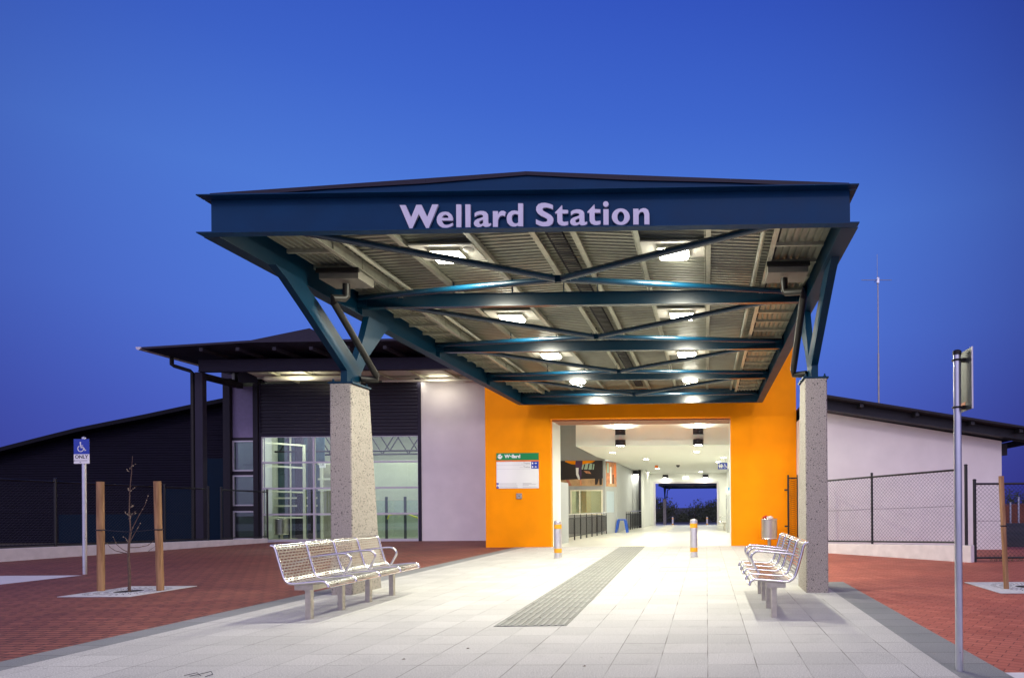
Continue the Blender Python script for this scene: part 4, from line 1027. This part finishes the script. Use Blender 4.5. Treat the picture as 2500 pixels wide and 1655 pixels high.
# gutter, downpipe, column
m=MB(); P=[(RX0-.09+.09*math.cos(PI+i*PI/8),.09*math.sin(PI+i*PI/8)) for i in range(9)]
P=[(x,6.74+z) for x,z in P]+[(RX0-.01,6.74),(RX0-.09,6.68),(RX0-.16,6.74)]
m.prism([(x,z) for x,z in [(RX0-.18,6.76)]+[(RX0-.09+.09*math.cos(PI+i*PI/8),6.76+.10*math.sin(PI+i*PI/8)) for i in range(1,8)]+[(RX0,6.76)]],RY0-.05,33,'y'); GL(m).build('gutter',M['frame'],gb)
m=MB(); m.tube([(-18.97,22.1,6.7),(-18.97,22.1,6.45),(-18.9,22.12,6.40),(-18.52,22.35,6.27),(-18.46,22.38,6.2),(-18.46,22.38,-.02)],.065,12); GL(m).build('downpipe',M['pipe'],gb,smooth=True)
m=MB(); m.box(-18.32,-18.04,22.30,22.5,-.02,6.21) ; GL(m).build('steel_column',M['darkfascia'],gb,bevel=.01)
# ridge roof behind
m=MB(); hx=-16.5
m.prism([(-21.0,6.96),(-21.0,8.35),(-17.12,9.09),(-13.6,6.96)],27,36,'y')
GL(m).build('ridge_roof',M['darkfascia'],gb)

# ------------------------------------------------------------------ low wing far left
lw = thing('low_wing','dark corrugated low wing with curved roof and teal panels behind the left fence','building',(-26,25.2,0))
YL=25.2
def LW(m): m.v=[(x+26,y-YL,z) for x,y,z in m.v]; return m
roofpts=[(-36,2.2),(-28.5,3.74),(-26.7,4.18),(-25.0,4.58),(-22.2,5.10),(-20.6,5.42),(-18.9,5.73)]
def rz(x):
    for (a,za),(b_,zb) in zip(roofpts,roofpts[1:]):
        if a<=x<=b_: return za+(zb-za)*(x-a)/(b_-a)
    return roofpts[-1][1]
m=MB(); z=0; P=[]; pitch=.10
n=70; X=[-36+i*(17.1/n) for i in range(n+1)]
zz=-.02
while zz<5.6:
    for (d,dz) in ((0,0),(-.02,.02),(-.02,.06),(0,.085)):
        P.append((d,zz+dz))
    zz+=pitch
for i in range(n):
    x0,x1=X[i],X[i+1]; zt=min(rz(x0),rz(x1))-.05
    for (a,b_) in zip(P,P[1:]):
        if b_[1]<=zt: m.face([(x0,YL+a[0],a[1]),(x1,YL+a[0],a[1]),(x1,YL+b_[0],b_[1]),(x0,YL+b_[0],b_[1])])
LW(m).build('corrugated_wall',mat('black_corrugated',(.006,.005,.013),.6,noise=.15,nscale=2,spec=.12),lw)
m=MB(); top=[(x,z) for x,z in roofpts]; m.prism(top+[(x,z-.16) for x,z in reversed(top)],YL-.55,YL+8,'y'); LW(m).build('roof',mat('black_roof',(.005,.005,.009),.6,spec=.12),lw)
m=MB(); m.box(-26.3,-22.0,YL-.05,YL-.03,-.02,1.12); m.box(-22.0,-18.9,YL-.05,YL-.03,-.02,2.12); m.box(-20.4,-18.9,YL-.055,YL-.05,2.12,3.35); LW(m).build('teal_panel',M['tealpanel'],lw)
m=MB(); m.box(-36,-18.9,YL+.1,YL+7.9,-.02,2.4); LW(m).build('core_wall',M['darkmetal'],lw)

# ------------------------------------------------------------------ right white building
rbld = thing('white_building','pale rendered building with sloping dark roof behind the right fence','building',(5.6,18,0))
def RB(m): m.v=[(x-5.6,y-18,z) for x,y,z in m.v]; return m
m=MB(); m.prism([(2.905,-.02),(8.36,-.02),(8.36,3.06),(2.905,4.00)],18.0,18.2,'y'); m.box(8.16,8.36,18.2,30,-.02,3.0); m.box(2.905,3.1,18.2,20.3,-.02,3.95); RB(m).build('rendered_wall',M['pink'],rbld)
m=MB()
def sl2(x): return 4.27-(x-3.33)*.170
m.hexa([(2.91,17.15,sl2(2.91)-.055),(9.3,17.15,sl2(9.3)-.055),(9.3,31,sl2(9.3)-.055),(2.91,31,sl2(2.91)-.055)],[(2.91,17.15,sl2(2.91)),(9.3,17.15,sl2(9.3)),(9.3,31,sl2(9.3)),(2.91,31,sl2(2.91))]); RB(m).build('roof',M['darkmetal'],rbld)
m=MB()
for x in (4.2,5.7,7.2,8.5): m.box(x,x+.1,17.25,18,sl2(x)-.17,sl2(x)-.056) 
m.hexa([(2.92,17.55,4.0),(9.2,17.55,sl2(9.2)-.30),(9.2,17.99,sl2(9.2)-.30),(2.92,17.99,4.0)],[(2.92,17.55,sl2(2.92)-.06),(9.2,17.55,sl2(9.2)-.06),(9.2,17.99,sl2(9.2)-.06),(2.92,17.99,sl2(2.92)-.06)])
RB(m).build('eave_framing',M['black'],rbld)
m=MB(); m.box(9.2,9.38,17.1,31,3.0,3.16) ; m.box(8.37,8.52,18.0,18.2,2.66,2.98); RB(m).build('gutter',M['darkmetal'],rbld)
# antenna mast
am = thing('antenna_mast','tall thin radio mast behind the sloping roof','antenna',(6.55,24,0))
m=MB(); m.tube([(0,0,0),(0,0,7.0)],.035,8); m.tube([(0,0,7.0),(0,0,9.9)],.022,8); m.tube([(-.02,0,9.6),(-.02,0,10.75)],.008,6); m.build('mast',M['satin'],am)
m=MB(); m.tube([(-.62,0,9.78),(.55,.1,9.80)],.012,6); m.tube([(-.05,-.3,9.74),(-.05,.3,9.8)],.01,6); m.box(-.05,.04,-.05,.05,9.65,9.85); m.build('aerial',M['galvpole'],am)

# ------------------------------------------------------------------ low walls and fences
def lowwall(label,pts,t=.2):   # pts: (x,y,h)
    o=None; m=MB()
    for (a,b_) in zip(pts,pts[1:]):
        d=Vector((b_[0]-a[0],b_[1]-a[1])).normalized(); n=Vector((-d.y,d.x))*t
        m.hexa([(a[0],a[1],-.02),(b_[0],b_[1],-.02),(b_[0]+n.x,b_[1]+n.y,-.02),(a[0]+n.x,a[1]+n.y,-.02)],[(a[0],a[1],a[2]),(b_[0],b_[1],b_[2]),(b_[0]+n.x,b_[1]+n.y,b_[2]),(a[0]+n.x,a[1]+n.y,a[2])])
    return tag(m.build('low_wall',M['kerb'],bevel=.01),label,'wall')
LA=Vector((-18.16,15.0)); LB_=Vector((-16.90,24.0))
def lw_h(y): return .345-(y-15)*.0195
lowwall('low pale rendered wall under the left fence',[(LA.x,LA.y,.345),(LB_.x,LB_.y,.165)])
RA=Vector((3.00,17.38)); RB_=Vector((5.85,14.08))
lowwall('low pale rendered wall under the right fence',[(RB_.x,RB_.y,.375),(RA.x,RA.y,.235)],-.28)
def fence(name,label,p,q,posts,z0a,z0b,h,mesh=.065,wire=.0026,extra=.08,mid=True,rail_lo=.06,group='black chain link fences'):
    p=Vector(p); q=Vector(q); d=q-p; L_=d.length; a=math.atan2(d.y,d.x)
    t=thing(name,label,'fence',(p.x,p.y,0),a,group)
    zb=lambda s:z0a+(z0b-z0a)*s/L_
    for s,r in posts:
        m=MB(); m.tube([(s,0,zb(s)-.05),(s,0,zb(s)+h+extra)],r,10); m.lathe((s,0,zb(s)+h+extra-.005),[(r*1.15,0),(r*1.15,.02),(r*.6,.035)],10); m.build('post',M['black'],t,smooth=True)
    m=MB()
    S=[s for s,_ in posts]
    for s0,s1 in zip(S,S[1:]):
        if s1-s0<.3: continue
        m.tube([(s0,0,zb(s0)+h),(s1,0,zb(s1)+h)],.024,8); m.tube([(s0,0,zb(s0)+rail_lo),(s1,0,zb(s1)+rail_lo)],.022,8)
        if mid: m.tube([(s0,0,zb(s0)+h*.52),((s0+s1)/2,0,zb((s0+s1)/2)+h*.515),(s1,0,zb(s1)+h*.52)],.004,5)
    m.build('rail',M['black'],t,smooth=True)
    m=MB()
    hh=h-rail_lo
    for s0,s1 in zip(S,S[1:]):
        if s1-s0<.3: continue
        W_=s1-s0; c=-hh
        while c<W_:
            # rising wire: x=c+u, z=u
            u0=max(0,-c); u1=min(hh,W_-c)
            if u1>u0+.01:
                for sg_,yy in ((1,.003),(-1,-.003)):
                    A=(s0+c+u0, yy, zb(s0+c+u0)+rail_lo+(u0 if sg_>0 else hh-u0)); Bp=(s0+c+u1, yy, zb(s0+c+u1)+rail_lo+(u1 if sg_>0 else hh-u1))
                    m.tube([A,Bp],wire,3,caps=False)
            c+=mesh*1.414
    m.build('wire_mesh',M['black'],t)
    return t
dL=LB_-LA
def at_left(y): 
    s=(y-LA.y)/dL.y; return (LA.x+dL.x*s-.08,y)
LL=dL.length
fence('chain_link_fence','long black chain link fence on the left low wall',at_left(15.0),at_left(21.6),[(.02,.035),(2.1,.035),(4.9,.035),(5.15,.03),(6.68,.035)],lw_h(15),lw_h(21.6),1.78,wire=.0030,group='black chain link fences')
fence('chain_link_fence','short black fence panel beside the steel column and glazing',at_left(22.1),at_left(24.1),[(.02,.035),(2.0,.035)],lw_h(22.1),lw_h(24.1),1.78,wire=.0030)
dR=(RB_-RA); LR=dR.length; off=Vector((.1,.1))
fence('chain_link_fence','black chain link fence on the right low wall behind the column',(RA.x+.09,RA.y+.10),(RB_.x-.02,RB_.y+.13),[(.0,.035),(1.75,.03),(4.05,.028),(4.24,.036)],.24,.375,1.70,wire=.0030)
fence('chain_link_fence','black chain link fence with bottom rail at the far right edge',(5.97,14.2),(12.0,14.2),[(.02,.036),(3.0,.03),(5.9,.03)],.02,.02,1.72,wire=.0030,rail_lo=.07)
# gate leaf hinged on the orange wall
gt_=thing('gate_leaf','dark mesh gate leaf edge on beside the orange wall','gate',(2.60,20.1,0))
m=MB(); 
for x in (0,.30): m.tube([(x,0,.1),(x,0,2.25)],.03,8)
for z in (.15,2.15): m.tube([(0,0,z),(.30,0,z)],.022,8)
m.build('frame',M['black'],gt_); m=MB()
for z in (.6,1.75): m.box(-.12,0,-.02,.02,z,z+.05)
build_each(m,'hinge',M['black'],gt_); m=MB()
for i in range(30): 
    z=.17+i*.066; m.tube([(0,0,z),(.30,0,z+.066)],.003,3,caps=False); m.tube([(.30,.0,z),(.0,.0,z+.066)],.003,3,caps=False)
m.build('wire_mesh',M['black'],gt_)

# ------------------------------------------------------------------ poles, stakes, young tree
def pole_sign():
    t=thing('parking_sign','blue and white disabled parking ONLY sign on a steel pole','sign',(-12.69,12.65,0))
    m=MB(); m.tube([(0,0,-.01),(0,0,2.78)],.037,14); m.lathe((0,0,2.78),[(.037,0),(.02,.02)],14); m.build('pole',M['galvpole'],t,smooth=True)
    m=MB(); m.box(-.16,.16,-.052,-.045,2.25,2.44); m.build('plate',M['signwhite'],t)
    m=MB(); m.box(-.16,.16,-.052,-.045,2.441,2.75); m.build('blue_plate',M['blue'],t)
    m=MB(); 
    for z in (2.32,2.65): m.box(-.05,.05,-.0445,-.02,z,z+.03)
    build_each(m,'clamp',M['galvpole'],t)
    wheelchair(t,-.10,2.49,.20,-.0525,M['signwhite'])
    text('wording','ONLY',.10,M['ink'],t,(.0,-.053,2.385),align='CENTER',bold=.002)
    m=MB(); m.prism([(-.165,2.31),(-.14,2.322),(-.14,2.314),(.115,2.314),(.115,2.306),(-.14,2.306),(-.14,2.298)],-.0535,-.0525,'y'); m.box(-.04,-.01,-.0535,-.0525,2.275,2.285); m.build('arrow',M['ink'],t)
    return t
pole_sign()
rp=thing('sign_pole','tall galvanised pole in the right foreground with a sign seen edge on','sign',(1.972,4.98,0),math.radians(-.5))
m=MB(); m.tube([(0,0,-.01),(0,0,2.47)],.029,18); m.build('pole',M['galvpole'],rp,smooth=True)
m=MB(); m.lathe((0,0,2.47),[(.033,0),(.033,.03),(.02,.04)],18); m.build('cap',M['pipe'],rp,smooth=True)
m=MB(); m.box(.055,.060,-.15,.17,2.03,2.50); m.build('sign_plate',M['signback'],rp); m=MB(); m.box(.050,.0605,-.156,-.1505,2.03,2.50); m.build('plate_edge',M['frame'],rp); m=MB(); m.box(.0535,.0548,-.02,.10,2.05,2.10); m.build('orange_sticker',M['signor'],rp)
for z in (2.06,2.43):
    m=MB(); m.tube([(.034*math.cos(2*PI*i/16),.034*math.sin(2*PI*i/16),z) for i in range(17)],.008,6,caps=False); m.box(.03,.054,-.03,.03,z-.012,z+.012); m.build('clamp',M['pipe'],rp)

def stake(label,x,y,dx,h,r=.05):
    t=thing('timber_stake',label,'stake',(x,y,0),0,'timber tree stakes')
    P=[(dx*k_/8+random.uniform(-.002,.002),0,h*k_/8-.01*(k_==0)) for k_ in range(9)]
    m=MB(); m.tube(P,r,16); m.build('post',M['timber'],t,smooth=True)
    m=MB(); zt=h*.56; xt=dx*.56; m.tube([(xt+(r+.004)*math.cos(2*PI*i/16),(r+.004)*math.sin(2*PI*i/16),zt) for i in range(17)],.010,6,caps=False); m.build('tie_band',M['black'],t)
    return t
stake('left timber stake beside the bare young tree',-9.74,9.97,.0,1.76)
stake('right timber stake beside the bare young tree',-8.78,9.98,-.04,1.76)
stake('leaning timber stake by the right hand grate',4.55,9.67,-.07,1.72,.038)
tie=MB(); tie.tube([(-9.69,9.93,.985),(-9.32,9.95,.955),(-9.2,9.95,.952),(-8.84,9.94,.985)],.006,6); tag(tie.build('tree_tie',M['black']),'thin black tie strung between the two timber stakes','tie')
# sapling
sp_=thing('young_tree','bare young tree with thin twigs between two timber stakes','tree',(-9.27,9.96,0))
m=MB(); m.tube([(0,0,-.02),(.005,0,.25),(-.01,0,.5),(.0,0,.75),(.03,0,.95)],.022,10,r1=.013); m.tube([(.03,0,.95),(.01,0,1.3),(.02,0,1.6),(.05,0,1.9),(.07,0,2.17)],.010,8,r1=.003); m.build('trunk',M['bark'],sp_,smooth=True)
tw=MB(); bd=MB()
def twig(P,r=.007):
    tw.tube(P,r,6,r1=.002)
    for a,b_ in zip(P,P[1:]):
        for k_ in range(3):
            t_=random.random(); c=Vector(a).lerp(Vector(b_),t_); s_=random.uniform(.003,.006)
            bd.hexa([(c.x-s_,c.y-s_,c.z-s_),(c.x+s_,c.y-s_,c.z-s_),(c.x+s_,c.y+s_,c.z-s_),(c.x-s_,c.y+s_,c.z-s_)],[(c.x-s_*.3,c.y-s_*.3,c.z+s_*2),(c.x+s_*.3,c.y-s_*.3,c.z+s_*2),(c.x+s_*.3,c.y+s_*.3,c.z+s_*2),(c.x-s_*.3,c.y+s_*.3,c.z+s_*2)])
twig([(0,0,.60),(-.12,.02,.62),(-.25,.03,.65),(-.33,.03,.70),(-.42,.05,.78)],.008)
twig([(0,0,.62),(-.08,-.02,.67),(-.17,-.03,.75),(-.24,-.02,.88)],.007)
twig([(.0,0,.70),(.12,.03,.70),(.26,.05,.73),(.38,.06,.82),(.44,.05,.87)],.008)
twig([(.26,.05,.62),(.34,.0,.66),(.45,-.02,.72)],.004)
twig([(.02,0,.80),(.10,.03,.98),(.16,.04,1.10)],.006)
twig([(.03,0,.95),(.14,.02,1.2),(.24,.03,1.38),(.30,.03,1.55)],.006)
twig([(.0,0,.75),(-.08,.03,.85),(-.14,.05,.87)],.004)
for k_ in range(11):
    z=random.uniform(.95,2.0); s_=random.choice((-1,1)); l_=random.uniform(.04,.10); twig([(.02,0,z),(.02+s_*l_*.5,random.uniform(-.03,.03),z+l_*.5),(.02+s_*l_,random.uniform(-.05,.05),z+l_*1.1)],.003)
tw.build('twigs',M['bark'],sp_); bd.build('buds',M['bud'],sp_)
def grate(label,x0,x1,y0,y1,cx,cy):
    t=thing('tree_grate',label,'tree grate',((x0+x1)/2,(y0+y1)/2,0),0,'square tree grates')
    mx,my=(x0+x1)/2,(y0+y1)/2
    m=MB(); n=40; hole=[(cx-mx+.19*math.cos(2*PI*i/n),cy-my+.19*math.sin(2*PI*i/n)) for i in range(n)]
    o=flatcurve('slab',[[(x0-mx,y0-my),(x1-mx,y0-my),(x1-mx,y1-my),(x0-mx,y1-my)],hole],.004,M['grate'],t,(0,0,.004),rot=(0,0,0))
    m=MB(); 
    for ring,(r0,r1,nn) in enumerate(((.24,.30,26),(.34,.42,34),(.46,.54,40))):
        for i in range(nn):
            a=2*PI*(i+.5*ring)/nn; c_,s_=math.cos(a),math.sin(a)
            xx0,yy0,xx1,yy1=cx-mx+r0*c_,cy-my+r0*s_,cx-mx+r1*c_,cy-my+r1*s_
            if max(abs(xx1),abs(yy1))<(x1-x0)/2-.03: m.bar((xx0,yy0,.0083),(xx1,yy1,.0083),.012,.0012)
    build_each(m,'slot',M['soil'],t); m=MB(); m.lathe((cx-mx,cy-my,0),[(.2,.0),(.2,.002)],24); m.build('soil',M['soil'],t)
grate('pale slotted square grate around the bare young tree',-9.78,-8.66,9.32,10.56,-9.25,9.93)
grate('pale square grate at the foot of the right hand stake',4.25,5.45,9.2,10.5,5.0,9.9)
# loops of wire on the paving
lp=MB(); lp.tube([(.00,0,.006),(.05,.06,.01),(.10,.09,.02),(.16,.03,.012),(.14,-.02,.008)],.0028,6); lp.tube([(-.06,.02,.006),(.02,.05,.02),(.09,.0,.008)],.0025,6); tag(lp.build('wire_loop',M['ink'],smooth=True),'small dark loop of wire lying on the front paving','wire').location=(-4.05,4.86,0)
for k_,(x,y,lb) in enumerate(((-2.2,5.75,'dark leaf scrap lying in front of the tactile strip'),(-1.95,7.32,'dark leaf scrap on the front end of the tactile strip'),(-2.6,5.35,'small dark leaf near the middle of the front paving'),(-1.0,5.1,'tiny dark leaf on the front right paving'))):
    m=MB(); m.face([(-.015,-.006,.013),(.0,-.01,.018),(.018,0,.014),(.0,.01,.02)]); tag(m.build('fallen_leaf',M['bark']),lb,'leaf',None).location=(x,y,0)

# ------------------------------------------------------------------ far background: trees, sign, columns
def tree(label,x,y,h,w_,base=-.9,n=1400,loose=False,seed=1):
    rnd=random.Random(seed); t=thing('bushland_tree',label,'tree',(x,y,base),0,'trees beyond the station')
    m=MB(); m.tube([(0,0,0),(.1*rnd.uniform(-1,1)*w_,0,h*.35),(.1*rnd.uniform(-1,1)*w_,0,h*.8)],h*.022,7,r1=h*.006)
    cl=[]; nc=14 if not loose else 11
    for i in range(nc):
        a=rnd.uniform(0,2*PI); rr=rnd.random()**.5*w_*.5; zz=h*(rnd.uniform(.25,.95) if not loose else rnd.uniform(.45,1.0))
        if not loose: rr*= (1.15-abs(zz/h-.45))
        cl.append((rr*math.cos(a),rr*math.sin(a),zz,rnd.uniform(.12,.22)*w_*(1 if not loose else .55)))
        if loose or i%3==0: m.tube([(0,0,h*.3+zz*.2),(rr*math.cos(a)*.6,rr*math.sin(a)*.6,zz*.8),(rr*math.cos(a),rr*math.sin(a),zz)],h*.008,5,r1=h*.003)
    m.build('trunk',M['bark'],t)
    f=MB()
    for i in range(n):
        c=rnd.choice(cl); d=Vector((rnd.gauss(0,1),rnd.gauss(0,1),rnd.gauss(0,.8))); d=d.normalized()*c[3]*rnd.uniform(.3,1.1)
        p=Vector((c[0],c[1],c[2]))+d; s_=rnd.uniform(.10,.26)*(w_/6)**.3
        u=Vector((rnd.gauss(0,1),rnd.gauss(0,1),rnd.gauss(0,1))).normalized()*s_; v=u.orthogonal().normalized()*s_*.6
        p.z=max(p.z,.1)
        f.face([p-u,p+v,p+u,p-v])
    f.build('crown',M['leafdark'],t); return t
bg_trees=[(-24,172,9.6,15,'leftmost dense dark tree through the far doorway'),(-17,180,8.6,14,'second dark tree from the left through the far doorway'),(-10,186,7.6,14,'low round tree left of centre through the far doorway'),(-3.5,184,7.3,13,'low dark tree at the centre of the far doorway'),(2.5,178,8.7,12,'taller round tree right of centre through the far doorway'),(9,176,8.2,13,'dark tree at the right edge of the far doorway')]
for i,(x,y,h,w_,lb) in enumerate(bg_trees): tree(lb,x,y,h,w_,base=-6,seed=10+i,n=2600)
tree('tall sparse gum tree rising above the others beside the distant column',-13.5,150,10.6,7.5,base=-6,loose=True,seed=44,n=800)
for i,(x,y,h,w_,lb) in enumerate(((84,170,9.2,20,'dark bushy tree behind the right hand fence'),(97,172,9.8,20,'rightmost dark tree behind the right hand fence'))): tree(lb,x,y,h,w_,base=-6,seed=70+i,n=3000)
# shrub bed right
sh=thing('shrub','dark leafy shrub bank behind the far right fence','shrub',(10.6,16.5,0)); f=MB(); rnd=random.Random(5)
for i in range(2600):
    x=rnd.uniform(-1.5,3.5); y=rnd.uniform(-1,1.4); z=rnd.uniform(0,.75+.25*math.sin(x*2)+.3*rnd.random()); p=Vector((x,y,z)); u=Vector((rnd.gauss(0,1),rnd.gauss(0,1),rnd.gauss(0,1))).normalized()*rnd.uniform(.03,.08); v=u.orthogonal().normalized()*.02; f.face([p-u,p+v,p+u,p-v])
f.build('foliage',M['leafdark'],sh)
gr=MB()
for i in range(90):
    x=rnd.uniform(-.5,.6); a=rnd.uniform(-.9,.9); l_=rnd.uniform(.1,.28); gr.face([(x-.004,0,0),(x+.004,0,0),(x+a*l_*.6,rnd.uniform(-.1,.1),l_)])
tag(gr.build('grass_tuft',mat('dry_grass',(.14,.12,.07),.9)),'thin grass tuft at the foot of the far right fence','grass').location=(6.9,14.4,-.01)
for (x,y,h,lb) in ((30.4,62,2.8,'taller of two pale masts beyond the right fence'),(29.6,62,2.3,'shorter of two pale masts beyond the right fence')):
    m=MB(); m.tube([(0,0,-.9),(0,0,h-.9)],.10,8); tag(m.build('light_mast',M['galvpole']),lb,'mast','pale masts beyond the right fence').location=(x,y,0)
eb=MB(); eb.prism([(-8,-.9),(9,-.9),(8,1.0),(3,1.3),(-3,1.15),(-7,.3)],0,6,'y'); struct(eb.build('earth_bank',mat('red_earth',(.16,.05,.03),.9,noise=.3,nscale=.5))).location=(37,70,0)
fs=thing('street_sign','pale double sign on a pole left of the distant column','sign',(-6.0,70,-.87)); m=MB(); m.tube([(0,0,0),(0,0,3.0)],.05,8); m.build('pole',M['galvpole'],fs); m=MB(); m.box(-.36,.02,-.03,-.02,2.1,2.7); m.box(.05,.36,-.03,-.02,2.1,2.7); m.build('plate',M['signback'],fs)

scene.render.engine='CYCLES'
scene.cycles.max_bounces=8; scene.cycles.diffuse_bounces=4; scene.cycles.transparent_max_bounces=16
